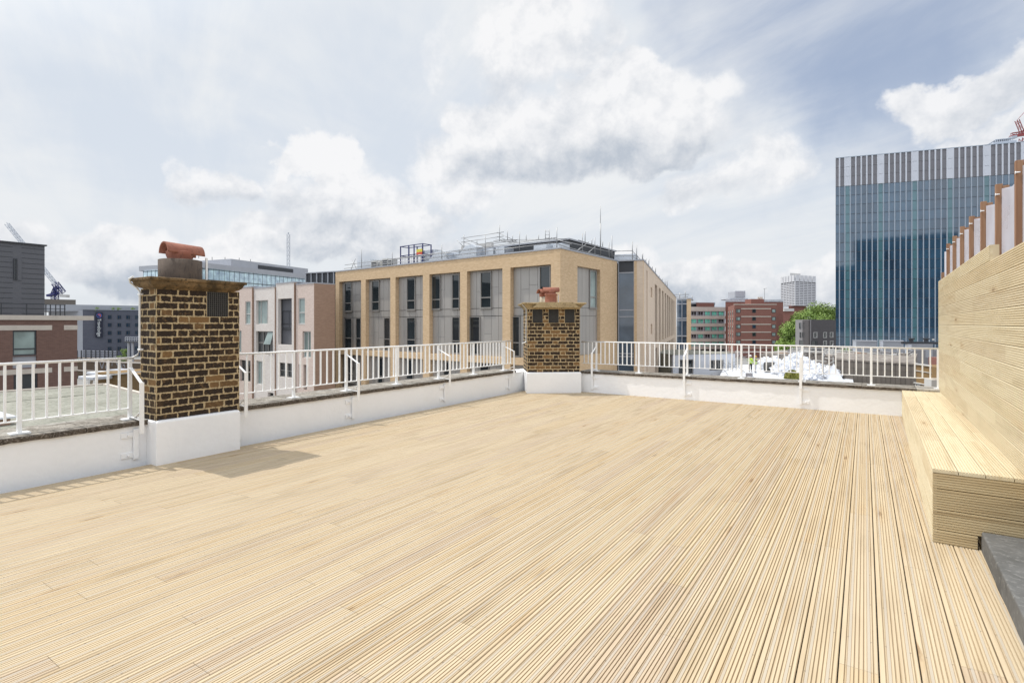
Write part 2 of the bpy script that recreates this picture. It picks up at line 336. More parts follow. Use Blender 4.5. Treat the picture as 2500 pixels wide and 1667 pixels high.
def stock_brick(name, dark=.62):
    """old stock bricks; UV = offset in metres from the brick centre, tone = (random, half width, half height)"""
    m, t = new_mat(name)
    uv = t.n('ShaderNodeUVMap', uv_map='UVMap').outputs[0]; us = t.n('ShaderNodeSeparateXYZ', {0: uv}).outputs
    ts = t.n('ShaderNodeSeparateColor', {0: t.n('ShaderNodeAttribute', attribute_name='tone').outputs[0]}).outputs
    g = t.n('ShaderNodeNewGeometry').outputs['Position']
    e = t.m('MINIMUM', t.m('SUBTRACT', ts[1], t.m('ABSOLUTE', us[0])), t.m('SUBTRACT', ts[2], t.m('ABSOLUTE', us[1])))
    wob = t.mr(t.noise(g, 24, 5, .7), .3, .7, -.0085, .0085)
    mask = t.mr(t.m('ADD', e, wob), .0068, .0100, 0, 1)
    n1 = t.noise(g, 22, 6, .7); n2 = t.noise(g, 4, 4, .6, off=(2, 2, 2)); n3 = t.noise(g, 90, 3, .6)
    base = t.mix(t.mr(ts[0], dark-.04, dark+.04), (.034, .024, .018), (.20, .115, .05))
    base = t.mix(t.mr(n1, .50, .72, 0, .8), base, t.mix(t.mr(ts[0], .3, .9), (.085, .052, .028), (.29, .175, .075)))
    base = t.mix(t.mr(n2, .58, .75, 0, .4), base, (.18, .105, .045))
    base = t.mix(t.mr(n3, .66, .74, 0, .8), base, (.62, .56, .45))
    mort = t.mix(t.mr(n1, .3, .7), (.40, .29, .155), (.56, .45, .28)); mort = t.mix(t.mr(n2, .5, .7, 0, .4), mort, (.30, .22, .13))
    c = t.mix(mask, mort, base)
    h = t.m('ADD', t.m('MULTIPLY', mask, -.55), t.m('ADD', t.m('MULTIPLY', n1, .55), t.m('MULTIPLY', n3, .3)))
    finish(t, c, .9, 0, h, .9, .012, .2); return m
M['stock'] = stock_brick('old_stock_brick', .86)
M['stockwarm'] = stock_brick('old_stock_brick_warmer', .78)
M['grille'] = plain('black_clay_grille', (.06, .057, .053), .7, .3, 20)
M['dark'] = plain('black_void', (.008, .008, .008), .9, .1, 2)
M['steel'] = plain('galvanised_steel', (.42, .43, .44), .42, .15, 6, metal=.7)
M['poly'] = plain('milky_plastic_sheet', (.36, .355, .39), .3, .04, 2)

# ------------------------------------------------------------------ grooved boards
def profile(W, grooves, hw=.002, dep=.0045, t=.026, lip=.003):
    P = [(0, -t), (0, -lip), (lip, 0)]
    for g in grooves: P += [(g-hw-.0012, 0), (g-hw, -dep), (g+hw, -dep), (g+hw+.0012, 0)]
    return P+[(W-lip, 0), (W, -lip), (W, -t)]
PD = .1547                                   # pitch of the deck boards
def mixed_profile(W, gs, t=.026, lip=.003):
    P = [(0, -t), (0, -lip), (lip, 0)]
    for g, hw, dep in gs: P += [(g-hw-.0008, 0), (g-hw, -dep), (g+hw, -dep), (g+hw+.0008, 0)]
    return P+[(W-lip, 0), (W, -lip), (W, -t)]
DECK = mixed_profile(PD-.006, sorted([(PD*f, .0022, .0075) for f in (.145, .375, .49, .605, .85)]+[(x+d_, .0007, .0025) for x in (.037, .1145) for d_ in (-.0075, .0075)]))
CL = profile(.1395, [.1395*k/8 for k in range(1, 8)], .0019, .0065)
def board(mb, prof, a0, y0, y1, fr, rnd=None):
    """one board: profile across local x from a0, running along local y, top at local z = 0"""
    r = rnd or (random.random(), random.random(), random.random(), 1)
    i = mb.pts([(a0+x, y0, z) for x, z in prof], fr); j = mb.pts([(a0+x, y1, z) for x, z in prof], fr); n = len(prof)
    for k in range(n-1):
        xa, xb = prof[k][0], prof[k+1][0]
        if abs(prof[k][1]) > .02 and abs(prof[k+1][1]) > .02: continue
        mb.face([i+k, i+k+1, j+k+1, j+k], [(xa, y0), (xb, y0), (xb, y1), (xa, y1)], r)
    mb.face([i+k for k in range(n)][::-1], [(prof[k][0], prof[k][1]) for k in range(n)][::-1], r)
    mb.face([j+k for k in range(n)], [(prof[k][0], prof[k][1]) for k in range(n)], r)
def lay(mb, prof, pitch, n, y0, y1, fr, lo=1.6, hi=4.8, gap=.002, skip=None):
    for k in range(n):
        y = y0-random.random()*hi*.8
        while y < y1:
            e = y+random.uniform(lo, hi)
            if e > y1-.5: e = y1
            if e > y0+.05: board(mb, prof, k*pitch, max(y, y0), e-gap, fr)
            y = e

# deck: seams measured at x = .058 + k * .1547
mb = MB(); k0 = int((.058+6.72)/PD)
x_start = .058-k0*PD
lay(mb, DECK, PD, k0+6, -1.2, 11.22, Matrix.Translation((x_start, 0, 0)))
mb.build('decking', M['deck'], kind='structure', label='pale grooved softwood deck boards')
mb = MB(); mb.box(-6.9, 1.4, -1.6, 11.3, -.30, -.05); mb.build('roof_slab', M['haunch'], kind='structure')

# ------------------------------------------------------------------ parapet walls with coping stones
XW, YW = -6.69, 11.13
def coping(parent, along, lo, hi, a0, a1, z0, z1, mat, seg=.92):
    k = lo
    while k < hi-.05:
        e = min(k+seg*random.uniform(.8, 1.15), hi)
        if hi-e < .25: e = hi
        bm_ = MB(); dz = random.uniform(-.003, .003)
        n = max(2, int((e-k)/.07))
        # slightly worn slab: jittered lengthwise rings
        rings = []
        for q in range(n+1):
            y = k+(e-k-.005)*q/n; j = lambda s_: random.uniform(-s_, s_)
            prof = [(a1+j(.004), z0+j(.004)), (a1+j(.005), z1-.012+dz+j(.002)), (a1-.012*(1 if a1 > a0 else -1)+j(.004), z1+dz+j(.0015)), (a0, z1+dz+.006), (a0, z0)]
            rings.append([(p[0], y, p[1]) if along == 'y' else (y, p[0], p[1]) for p in prof])
        idx = [bm_.pts(r) for r in rings]
        for q in range(n):
            for c in range(5):
                d = (c+1) % 5; A = [idx[q]+c, idx[q]+d, idx[q+1]+d, idx[q+1]+c]
                bm_.face(A if (along == 'y') != (a1 < a0) else A[::-1], None, mi=1 if c == 2 else 0)
        bm_.face([idx[0]+c for c in range(5)]); bm_.face([idx[-1]+c for c in range(5)][::-1])
        bm_.build('coping_stone', mat, parent); k = e
t = thing('parapet_wall', (XW, 4, 0), 'white painted low parapet wall along the left side of the deck', 'parapet')
mb = MB(); mb.box(-7.16, XW, -1.2, 2.80, -3.0, .432); mb.build('wall', M['white'], t, bevel=.006)
mb = MB(); mb.box(-7.16, XW, 3.73, 11.13, -3.0, .432); mb.build('wall', M['white'], t, bevel=.006)
coping(t, 'y', -1.2, 2.80, -7.24, -6.662, .432, .486, [M['coping'], M['copingtop']])
coping(t, 'y', 3.74, 10.35, -7.24, -6.662, .434, .488, [M['coping'], M['copingtop']])
t = thing('parapet_wall', (-2, YW, 0), 'white painted low parapet wall across the far end of the deck', 'parapet')
mb = MB(); mb.box(-7.16, 1.45, YW, 11.52, -3.0, .425); mb.build('wall', M['white'], t, bevel=.006)
coping(t, 'x', -5.42, .72, 11.60, 11.104, .425, .474, [M['coping'], M['copingtop']])
coping(t, 'x', .725, 1.4, 11.60, 11.104, .425, .474, [M['copingpale'], M['copingpale']])

# ------------------------------------------------------------------ railings
def railing(label, along, c, lo, hi, posts, braces, first, pitch, ztop, zbot, zc, out, group='white railings on the parapet walls'):
    """along: axis it runs on, c: its other coordinate, out: +1/-1 side of the deck"""
    P = (lambda s_, o, z: Vector((c+o*out, s_, z))) if along == 'y' else (lambda s_, o, z: Vector((s_, c+o*out, z)))
    t = thing('guard_railing', P((lo+hi)/2, 0, zc), label, 'railing', group)
    mb = MB(); mb.tube([P(lo, 0, ztop), P(hi, 0, ztop)], .0145, 10); mb.build('top_rail', M['railwhite'], t)
    mb = MB(); mb.bar(P(lo+.03, 0, zbot), P(hi-.03, 0, zbot), .034, .012, up=(0, 0, 1)); mb.build('bottom_rail', M['railwhite'], t)
    s_ = first
    while s_ < hi-.02:
        if s_ > lo+.02 and all(abs(s_-p) > .045 for p in posts):
            mb = MB(); mb.bar(P(s_, 0, zbot), P(s_, 0, ztop-.01), .0195, .0195); mb.build('baluster', M['railwhite'], t)
        s_ += pitch
    for p in posts:
        if not lo-.1 < p < hi+.1: continue
        mb = MB(); mb.bar(P(p, 0, zc+.01), P(p, 0, ztop-.01), .036, .036); po = mb.build('post', M['railwhite'], t, bevel=.003)
        mb = MB(); b = P(p, 0, zc+.008); mb.box(b.x-.06, b.x+.06, b.y-.075, b.y+.075, zc-.004, zc+.012); mb.build('base_plate', M['railwhite'], po)
    for p, zk, zt in braces:
        o = .29 if along == 'y' else .235
        mb = MB()
        mb.bar(P(p, .02, zt), P(p, o, zk), .03, .012, up=(0, 0, 1) ); mb.bar(P(p, o, zk+.012), P(p, o, .36), .012, .045, up=(1, 0, 0) if along == 'x' else (0, 1, 0))
        mb.bar(P(p, 0, .52), P(p, o, .50), .03, .01); mb.bar(P(p, .13, .515), P(p, o, .60), .03, .01)
        mb.build('stay', M['railwhite'], t, bevel=.002)
        # flat bar on the wall face with two bolted lugs
        mb = MB(); wo = (XW-c)*out if along == 'y' else (YW-c)*out
        mb.bar(P(p-.012, wo+.018, .40), P(p-.012, wo+.018, .07), .05, .02, up=(1, 0, 0) if along == 'y' else (0, 1, 0))
        for z in (.34, .12):
            a = P(p-.012, wo, z-.03); b = P(p-.15 if along == 'y' else p+.13, wo+.012, z+.03)
            mb.box(a.x, b.x, a.y, b.y, a.z, b.z)
            q = P(p-.085 if along == 'y' else p+.075, wo+.012, z); e = P(p-.085 if along == 'y' else p+.075, wo+.03, z); mb.tube([q, e], .012, 6)
        mb.build('wall_bracket', M['white'], t, bevel=.003)
RX = -6.85
railing('short white railing left of the large near chimney', 'y', RX, -1.1, 2.72, [.805-.94, .805, 1.746, 2.685], [(2.685, .90, 1.06)], 1.642-.1045*26, .1045, 1.165, .607, .486, 1)
railing('long white railing between the two brick chimneys', 'y', RX, 3.83, 10.45, [3.86, 4.743, 5.677, 6.771, 7.875, 8.988, 10.104], [(3.86, .92, 1.06), (5.677, .93, 1.06), (7.875, .93, 1.05), (10.104, .93, 1.04)], 3.931, .1155, 1.15, .63, .486, 1)
railing('white railing across the far parapet wall', 'x', 11.30, -5.48, 1.06, [-5.104, -4.101, -3.065, -2.02, -.965, .099, 1.02], [(-5.11, .885, 1.02), (-3.068, .885, 1.02), (-.97, .93, 1.02)], -5.41, .1037, 1.135, .64, .474, -1)

# ------------------------------------------------------------------ chimneys
def brick_face(mb, fr, W, z0, courses, ch, holes=(), soldier=False):
    """tiles a face (local x 0..W, z up, y = 0) with brick cells, Flemish style"""
    for k in range(courses):
        za = z0+k*ch; zb = za+ch; x = -.175*(k % 2)-.02*random.random(); head = 0
        while x < W:
            w_ = .118 if head else .232; head = not head
            a, b = max(x, 0), min(x+w_, W); x += w_
            if b-a < .015: continue
            segs = [(a, b)]
            for h0, h1, hz0, hz1 in holes:
                if zb > hz0+.01 and za < hz1-.01:
                    ns = []
                    for p, q in segs:
                        if q <= h0 or p >= h1: ns.append((p, q)); continue
                        if p < h0: ns.append((p, h0))
                        if q > h1: ns.append((h1, q))
                    segs = ns
            for p, q in segs:
                if q-p < .012: continue
                hw, hh = (q-p)/2, ch/2; r = random.random()
                j = random.uniform(-.004, .004)
                mb.quad([(p, 0, za), (q, 0, za), (q, 0, zb), (p, 0, zb)], [(-hw, -hh), (hw, -hh), (hw, hh), (-hw, hh)], (r, hw, hh, 1), fr=fr)
def shaft(mb, fr, W, D, z0, courses, ch, holes=()):
    brick_face(mb, fr, W, z0, courses, ch, holes)
    brick_face(mb, fr @ Matrix.Translation((0, D, 0)) @ Matrix.Rotation(-pi/2, 4, 'Z'), D, z0, courses, ch)
    brick_face(mb, fr @ Matrix.Translation((W, 0, 0)) @ Matrix.Rotation(pi/2, 4, 'Z'), D, z0, courses, ch)
    brick_face(mb, fr @ Matrix.Translation((W, D, 0)) @ Matrix.Rotation(pi, 4, 'Z'), W, z0, courses, ch)
def ringprof(mb, fr, W, D, prof, mi=0):
    """moulding round a rectangle W x D: prof = (overhang, z) from the bottom up, closed on top"""
    R = [mb.pts([(-o, -o, z), (W+o, -o, z), (W+o, D+o, z), (-o, D+o, z)], fr) for o, z in prof]
    for a in range(len(R)-1):
        for k in range(4):
            j = (k+1) % 4; mb.face([R[a]+k, R[a]+j, R[a+1]+j, R[a+1]+k], None, mi=mi)
    mb.face([R[-1]+k for k in range(4)], None, mi=mi); mb.face([R[0]+k for k in range(4)][::-1], None, mi=mi)
def vent(parent, fr, x0, x1, z0, z1, n, m):
    mb = MB(fr); mb.box(x0-.004, x1+.004, .03, .05, z0-.004, z1+.004); v = mb.build('air_vent', M['dark'], parent)
    mb = MB(fr); p = (x1-x0)/n; q = (z1-z0)/m
    for k in range(n+1): mb.box(x0+k*p-p*.17, x0+k*p+p*.17, -.001, .012, z0, z1)
    for k in range(m+1): mb.box(x0, x1, .001, .0105, z0+k*q-q*.17, z0+k*q+q*.17)
    mb.build('grille', M['grille'], v)
def plinth(parent, fr, W, D, h, mat):
    mb = MB(fr); ringprof(mb, fr, W, D, [(0, -.02), (.002, .06), (0, h-.02), (-.012, h), (-.045, h+.004)]); mb.build('plinth', mat, parent, bevel=.004)
def half_pipe(mb, c, ax, L, r, th, a0=0, a1=pi, n=18):
    """arched cowl: open-ended half pipe along ax"""
    c = Vector(c); ax = Vector(ax).normalized(); sx = ax.cross(Vector((0, 0, 1)))
    def ring(s_, rr): return mb.pts([c+ax*s_+sx*cos(a0+(a1-a0)*k/n)*rr+Vector((0, 0, 1))*sin(a0+(a1-a0)*k/n)*rr for k in range(n+1)])
    A, B, C_, D_ = ring(-L/2, r), ring(L/2, r), ring(-L/2, r-th), ring(L/2, r-th)
    for k in range(n):
        mb.face([A+k, A+k+1, B+k+1, B+k], None, sm=True); mb.face([C_+k+1, C_+k, D_+k, D_+k+1], None, sm=True)
        mb.face([A+k+1, A+k, C_+k, C_+k+1]); mb.face([B+k, B+k+1, D_+k+1, D_+k])
    for k in (0, n): mb.face([A+k, B+k, D_+k, C_+k])

# near chimney: front face on x = -6.50, from y = 2.80 to 3.74
t = thing('chimney_stack', (-6.68, 3.27, 0), 'large sooty brick chimney stack near the left, one terracotta half-round cowl', 'chimney')
F1 = Matrix.Translation((-6.50, 2.80, 0)) @ Matrix.Rotation(pi/2, 4, 'Z')     # local x = +Y, local y = -X
mb = MB(); shaft(mb, F1, .94, .37, .47, 19, .0775, [(.545, .80, 1.628, 1.945)]); mb.build('brick_shaft', M['stock'], t)
plinth(t, Matrix.Translation((-6.458, 2.785, 0)) @ Matrix.Rotation(pi/2, 4, 'Z'), .94, .42, .483, M['white'])
vent(t, F1, .55, .795, 1.635, 1.94, 10, 12)
mb = MB(F1); ringprof(mb, None, .86, .27, [(-.02, 1.925), (.004, 1.93), (.016, 1.945), (.045, 1.955), (.07, 1.975), (.084, 2.0), (.090, 2.022), (.114, 2.026), (.116, 2.052), (.10, 2.058)])
mb.build('cornice', M['lime'], t, bevel=.003)
mb = MB(); mb.lathe((-6.69, 3.14, 0), [(.218, 2.04), (.222, 2.06), (.222, 2.285), (.205, 2.29), (.195, 2.285), (.19, 2.2)], 36); mb.build('pot_base', M['sootpot'], t)
mb = MB(); mb.lathe((-6.69, 3.135, 0), [(.120, 2.22), (.126, 2.30), (.140, 2.34), (.143, 2.385), (.13, 2.39), (.128, 2.3), (.1, 2.22)], 28); mb.build('chimney_pot', M['terracotta'], t)
mb = MB(); half_pipe(mb, (-6.69, 3.16, 2.355), (.05, 1, -.05), .40, .126, .016); mb.build('cowl', M['terracotta'], t)
mb = MB(); mb.bar((-6.60, 3.392, 2.055), (-6.60, 3.392, 2.335), .016, .022); mb.build('conductor_tape', M['railwhite'], t)
mb = MB(); mb.tube([(-6.75, 2.68, 2.07), (-6.84, 2.675, 2.05), (-6.88, 2.70, 2.01), (-6.86, 2.76, 1.95), (-6.845, 2.78, 1.91), (-6.845, 2.78, 1.3), (-6.84, 2.775, 1.24), (-6.835, 2.755, 1.20), (-6.85, 2.71, 1.17), (-6.85, 2.66, 1.165)], .011, 7)
for z in (1.87, 1.25): mb.box(-6.85, -6.79, 2.76, 2.795, z, z+.02)
mb.build('cable', M['railwhite'], t)

# far corner chimney: turned to face the deck diagonally
c0 = Vector((-6.285, 10.203, 0)); A2 = radians(37.5)
F2 = Matrix.Translation(c0) @ Matrix.Rotation(A2, 4, 'Z')                     # local x to the right, local y away
t = thing('chimney_stack', F2 @ Vector((.6, .5, 0)), 'smaller brick chimney stack in the far corner with three vents and two red cowls', 'chimney')
F2b = F2 @ Matrix.Translation((.015, .03, 0)); W2 = 1.185
hs = [(.117, .305, 1.565, 1.9), (.42, .61, 1.565, 1.9), (.73, .915, 1.565, 1.9)]
hs = [(a/.935*W2*.985, b/.935*W2*.985, c, d) for a, b, c, d in [(.09, .275, 1.575, 1.9), (.38, .565, 1.575, 1.9), (.675, .855, 1.575, 1.9)]]
mb = MB(); shaft(mb, F2b, W2, .95, .45, 18, .0795, hs); mb.build('brick_shaft', M['stockwarm'], t)
plinth(t, F2, 1.225, 1.0, .462, M['white'])
for h in hs: vent(t, F2b, h[0]+.008, h[1]-.008, h[2]+.005, 1.875, 8, 12)
mb = MB(F2b); ringprof(mb, None, W2, .95, [(-.02, 1.87), (.004, 1.872), (.012, 1.90), (.03, 1.915), (.05, 1.945), (.095, 1.975), (.125, 1.99), (.127, 2.012), (.11, 2.018)])
mb.build('cornice', M['limepale'], t, bevel=.003)
mb = MB(F2b)    # raised middle block of the cornice
pr = [(.10, 1.905), (W2-.02, 1.905), (W2-.10, 1.96), (W2-.18, 2.026), (.24, 2.026), (.17, 1.96)]
i0 = mb.pts([(x, -.135, z) for x, z in pr]); i1 = mb.pts([(x, .02, z) for x, z in pr]); n = len(pr)
mb.face([i0+k for k in range(n)])
for k in range(n): mb.face([i0+k, i1+k, i1+(k+1) % n, i0+(k+1) % n])
mb.build('cornice_block', M['limepale'], t, bevel=.004)
def pos2(px, d): return at_d(px, 700, d)
pc = pos2(1345, 12.25)
mb = MB(); mb.lathe((pc.x, pc.y, 0), [(.145, 2.0), (.135, 2.05), (.132, 2.18), (.145, 2.20), (.148, 2.225), (.11, 2.225), (.105, 2.1)], 24); mb.build('chimney_pot', M['terracotta'], t)
mb = MB(); mb.lathe((pc.x, pc.y, 0), [(.10, 2.2), (.115, 2.25), (.12, 2.29), (.1, 2.29)], 20); half_pipe(mb, (pc.x, pc.y, 2.27), (cos(TH+.05), sin(TH+.05), 0), .37, .105, .014); mb.build('cowl', M['terracotta'], t)
pc = pos2(1325, 12.5)
mb = MB(); mb.lathe((pc.x, pc.y, 0), [(.075, 2.0), (.072, 2.17), (.06, 2.17), (.06, 2.1)], 20); q = pos2(1332.5, 12.42); mb.lathe((q.x, q.y, 0), [(.055, 2.0), (.055, 2.17), (.04, 2.17)], 16); mb.build('chimney_pot', M['buffpot'], t)
mb = MB(); half_pipe(mb, (pc.x, pc.y, 2.25), (cos(TH+.5), sin(TH+.5), 0), .22, .10, .014); mb.lathe((pc.x, pc.y, 0), [(.07, 2.16), (.085, 2.22), (.08, 2.25)], 18); mb.build('cowl', M['terracotta'], t)
q = pos2(1363, 12.3); mb = MB(); mb.bar((q.x, q.y, 2.0), (q.x, q.y, 2.21), .02, .02); mb.build('conductor_tape', M['railwhite'], t)
mb = MB(F2b); mb.tube([(-.115, .12, 2.0), (-.06, .1, 1.93), (-.018, .1, 1.88), (-.018, .1, 1.2), (-.03, .05, 1.14), (-.12, .0, 1.11)], .010, 7); mb.build('cable', M['railwhite'], t)

# ------------------------------------------------------------------ timber bench, screen wall and step on the right
WD = radians(1.1)                              # both run 1.1 degrees off the deck boards
WY = Vector((sin(WD), cos(WD), 0)); WXv = Vector((cos(WD), -sin(WD), 0))
B0 = Vector((.405, 4.84, 0)); LB = 6.30
def fr3(o, ex, ey, ez): return Matrix(((ex.x, ey.x, ez.x, o.x), (ex.y, ey.y, ez.y, o.y), (ex.z, ey.z, ez.z, o.z), (0, 0, 0, 1)))
ZU = Vector((0, 0, 1)); FALL = Vector((0, 0, -.0135))
slope = (WY+FALL).normalized()
t = thing('timber_bench', B0+WXv*.25, 'built-in box bench of pale grooved boards along the timber screen wall', 'bench')
mb = MB(); lay(mb, profile(.1395, [.1395*k/8 for k in range(1, 8)], .0022, .0065), .1445, 4, 0, LB, fr3(B0+Vector((0, 0, .522)), WXv, slope, ZU), 1.8, 4.8); mb.build('seat', M['clad'], t)
mb = MB()
lay(mb, CL, .1445, 4, .004, LB, fr3(B0-WXv*.001+Vector((0, 0, -.084)), ZU, slope, -WXv), 1.8, 4.8); mb.build('front_panel', M['clad'], t)
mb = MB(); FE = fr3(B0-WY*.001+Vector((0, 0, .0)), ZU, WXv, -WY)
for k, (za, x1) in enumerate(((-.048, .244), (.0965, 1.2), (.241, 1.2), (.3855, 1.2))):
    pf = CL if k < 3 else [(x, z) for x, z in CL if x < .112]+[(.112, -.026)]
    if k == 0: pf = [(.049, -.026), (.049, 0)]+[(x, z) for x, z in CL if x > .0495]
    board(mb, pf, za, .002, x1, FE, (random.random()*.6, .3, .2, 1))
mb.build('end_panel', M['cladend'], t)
# screen wall: face starts at x = .905, y = 4.95
W0 = B0+WXv*.497; ztop = 2.112
t = thing('screen_wall', W0+WY*3, 'tall wall of pale grooved horizontal boards behind the bench', 'wall')
mb = MB(); lay(mb, CL, .1445, 12, -.6, 6.55, fr3(W0+Vector((0, 0, ztop-.1445*12)), ZU, WY, -WXv), 1.6, 4.2)
mb.build('cladding', M['clad'], t)
fw = Face(W0, W0+WY)
stepu = 6.55
W1 = Face((W0+WY*6.55), W0)          # seen left to right: far end first
u_s = 6.55-W1.U(2415)                 # distance of the step along WY
mb = MB(); lay(mb, CL, .1445, 1, u_s, 6.55, fr3(W0+Vector((0, 0, ztop)), ZU, WY, -WXv), 2.5, 4.8); mb.build('top_board', M['clad'], t)
mb = MB(fr3(W0, WXv, WY, ZU)); mb.box(.028, .07, -.6, 6.54, .4, ztop-.01); mb.box(.026, .068, u_s, 6.535, ztop-.012, ztop+.14); mb.build('batten_frame', M['clad'], t)
# brown timber posts with milky sheets behind the wall
OFF = .15; ZP = None
P1 = Face(W0+WXv*OFF+WY*9, W0+WXv*OFF)
tops = [(2299, 606), (2311, 595), (2328, 568), (2348, 546), (2371, 518), (2399, 484), (2436, 448), (2479, 393.6)]
ZP = P1.Z(2479, 393.6)
t = thing('sheeted_timber_frame', W0+WXv*OFF+WY*3, 'row of brown timber posts holding milky plastic sheets behind the screen wall', 'timber frame')
FP = fr3(W0+WXv*OFF, WXv, WY, ZU)
us = [9-P1.U(px) for px, _ in tops]; step = (us[1]-us[-1])/6
us = [us[-1]+step*k for k in range(-2, 8)]
for k, u in enumerate(us):
    if u < -1.0: continue
    mb = MB(FP); zt = ZP-(.0 if k < 9 else .42)+random.uniform(-.012, .012)
    mb.box(0, .055, u-.0, u+.05, .3, zt, (random.random()*.7, .3, .1, 1)); mb.box(.057, .105, u-.003, u+.040, .3, zt-.02, (random.random()*.7, .3, .1, 1))
    mb.build('post', M['redwood'], t, bevel=.003)
    if u > us[-1]-.01: continue
    mb = MB(FP); pts = []
    n = 10
    for q in range(n+1):     # sagging top edge
        y = u+.052+(step-.056)*q/n; s_ = q/n
        pts.append((.045+.012*sin(pi*s_), y, ZP-.045-.07*sin(pi*s_)))
    i0 = mb.pts([(p[0], p[1], .3) for p in pts]); i1 = mb.pts(pts); j0 = mb.pts([(p[0]+.01, p[1], .3) for p in pts]); j1 = mb.pts([(p[0]+.01, p[1], p[2]) for p in pts])
    k1 = mb.pts([(p[0]+.07, p[1], p[2]+.01) for p in pts])
    for q in range(n):
        mb.face([i0+q, i1+q, i1+q+1, i0+q+1], sm=True); mb.face([j0+q, j0+q+1, j1+q+1, j1+q], sm=True); mb.face([i1+q, k1+q, k1+q+1, i1+q+1], sm=True)
    mb.build('plastic_sheet', M['poly'], t)
    mb = MB(FP); mb.tube([(.03, u-.010, ZP-.10), (.0, u-.010, ZP-.10)], .006, 6); mb.tube([(.002, u-.010, ZP-.10), (-.004, u-.010, ZP-.10)], .012, 8); mb.build('screw_cap', M['railwhite'], t)
# concrete step
t = MB(); p0 = B0+WXv*.262+Vector((0, -.012, 0)); fs = fr3(Vector((p0.x, p0.y, 0)), WXv, WY, ZU)
t.box(0, 1.3, -3.6, 0, -.05, .135, fr=fs)
tag(t.build('concrete_step', M['slab'], None, bevel=.01), 'grey weathered concrete step beside the near end of the bench', 'step')

# ------------------------------------------------------------------ background materials
def brick(name, c1, c2, mort, L=.235, h=.075, var=.5, blot=None):
    m, t = new_mat(name); uv = t.n('ShaderNodeUVMap', uv_map='UVMap').outputs[0]; g = t.n('ShaderNodeNewGeometry').outputs['Position']
    b = t.n('ShaderNodeTexBrick', {'Vector': uv, 'Color1': tuple(c1)+(1,), 'Color2': tuple(c2)+(1,), 'Mortar': tuple(mort)+(1,), 'Scale': 1.0, 'Mortar Size': .007, 'Bias': 0.0, 'Brick Width': L, 'Row Height': h})
    n1 = t.noise(g, .8, 5, .6); n2 = t.noise(t.scale(uv, (1.2, 9, 1)), 1.6, 4, .7)
    c = t.mix(t.mr(n1, .3, .7, 0, .25), b.outputs[0], [v*.72 for v in c1]); c = t.mix(t.mr(n2, .55, .75, 0, var), c, blot or [v*.5 for v in c1])
    finish(t, c, .9, 0, None, spec=.2); return m
def glass(name, col, ior=1.7, rough=.03, spread=.3):
    m, t = new_mat(name); g = t.n('ShaderNodeNewGeometry').outputs['Position']; uv = t.n('ShaderNodeUVMap', uv_map='UVMap').outputs[0]
    cell = t.n('ShaderNodeTexWhiteNoise', {'Vector': t.vm('FLOOR', t.scale(g, (.5, .5, .3)))}, noise_dimensions='3D').outputs[0]
    c = t.mix(t.m('MULTIPLY', t.mr(t.noise(g, .6, 3), .3, .7), spread), col, [min(1, v*2.4+.02) for v in col])
    finish(t, c, rough, 0, t.noise(g, .35, 2), .06, .02, .5, **{'IOR': ior}); return m
def panel(name, a, b, rough=.45, metal=.3):
    m, t = new_mat(name); g = t.n('ShaderNodeNewGeometry').outputs['Position']; tn = t.n('ShaderNodeAttribute', attribute_name='tone').outputs[0]
    f = t.n('ShaderNodeSeparateColor', {0: tn}).outputs[0]
    c = t.mix(f, a, b); c = t.mix(t.mr(t.noise(g, 1.2, 4), .4, .7, 0, .15), c, [v*.8 for v in a]); finish(t, c, rough, metal); return m
M['ybrick'] = brick('yellow_stock_facing_brick', (.72, .52, .32), (.59, .41, .235), (.66, .52, .36), blot=(.42, .26, .14), var=.35)
M['tbrick'] = brick('tan_facing_brick', (.74, .60, .46), (.66, .52, .40), (.70, .60, .49), var=.2)
M['pinkbrick'] = brick('pale_pink_facing_brick', (.74, .60, .52), (.64, .50, .42), (.74, .66, .60), var=.35, blot=(.46, .32, .26))
M['palebrick'] = brick('off_white_facing_brick', (.80, .74, .68), (.72, .64, .58), (.8, .76, .71), var=.35, blot=(.52, .44, .39))
M['brownbrick'] = brick('warm_brown_brick', (.44, .29, .205), (.37, .235, .165), (.42, .31, .24), var=.4, blot=(.20, .13, .10))
M['purplebrick'] = brick('purple_brown_brick', (.205, .12, .095), (.155, .09, .075), (.22, .165, .14), var=.4, blot=(.12, .08, .07))
M['redbrick'] = brick('dark_red_brick', (.27, .125, .10), (.23, .105, .085), (.29, .175, .145), h=.15, L=.45, var=.2)
M['bandstone'] = plain('pale_precast_band', (.56, .50, .43), .8, .08, 2, dirt=(.35, .31, .27, .4))
M['bronze'] = panel('bronze_grey_cladding', (.40, .375, .345), (.435, .41, .375))
M['seam'] = plain('dark_seam', (.06, .055, .05), .8, .1, 3)
M['frame'] = plain('grey_window_frame', (.30, .285, .265), .4, .05, 3, metal=.3)
M['framewhite'] = plain('light_window_frame', (.58, .57, .54), .4, .05, 3)
M['glass'] = glass('dark_window_glass', (.018, .024, .027), 1.65)
M['curtain'] = glass('window_glass_with_pale_curtain', (.20, .25, .235), 1.5, .08, .6)
M['glassblue'] = glass('blue_grey_stair_glass', (.035, .052, .075), 1.8, .03, .8)
M['slate'] = plain('dark_slate_grey_boarding', (.115, .117, .13), .6, .08, .7)
M['darkmetal'] = plain('dark_grey_metal', (.055, .058, .065), .5, .1, 1, metal=.3)
M['greymetal'] = plain('mid_grey_metal', (.40, .41, .44), .5, .08, .4, metal=.1)
M['silver'] = plain('silver_duct_metal', (.60, .63, .67), .32, .12, 2.5, metal=.55)
M['tube'] = plain('scaffold_tube', (.36, .36, .36), .45, .2, 5, metal=.4)
M['felt'] = stone('mossy_green_roof_felt', (.23, .225, .185), (.33, .325, .275), (.15, .155, .125), 1.3, False)
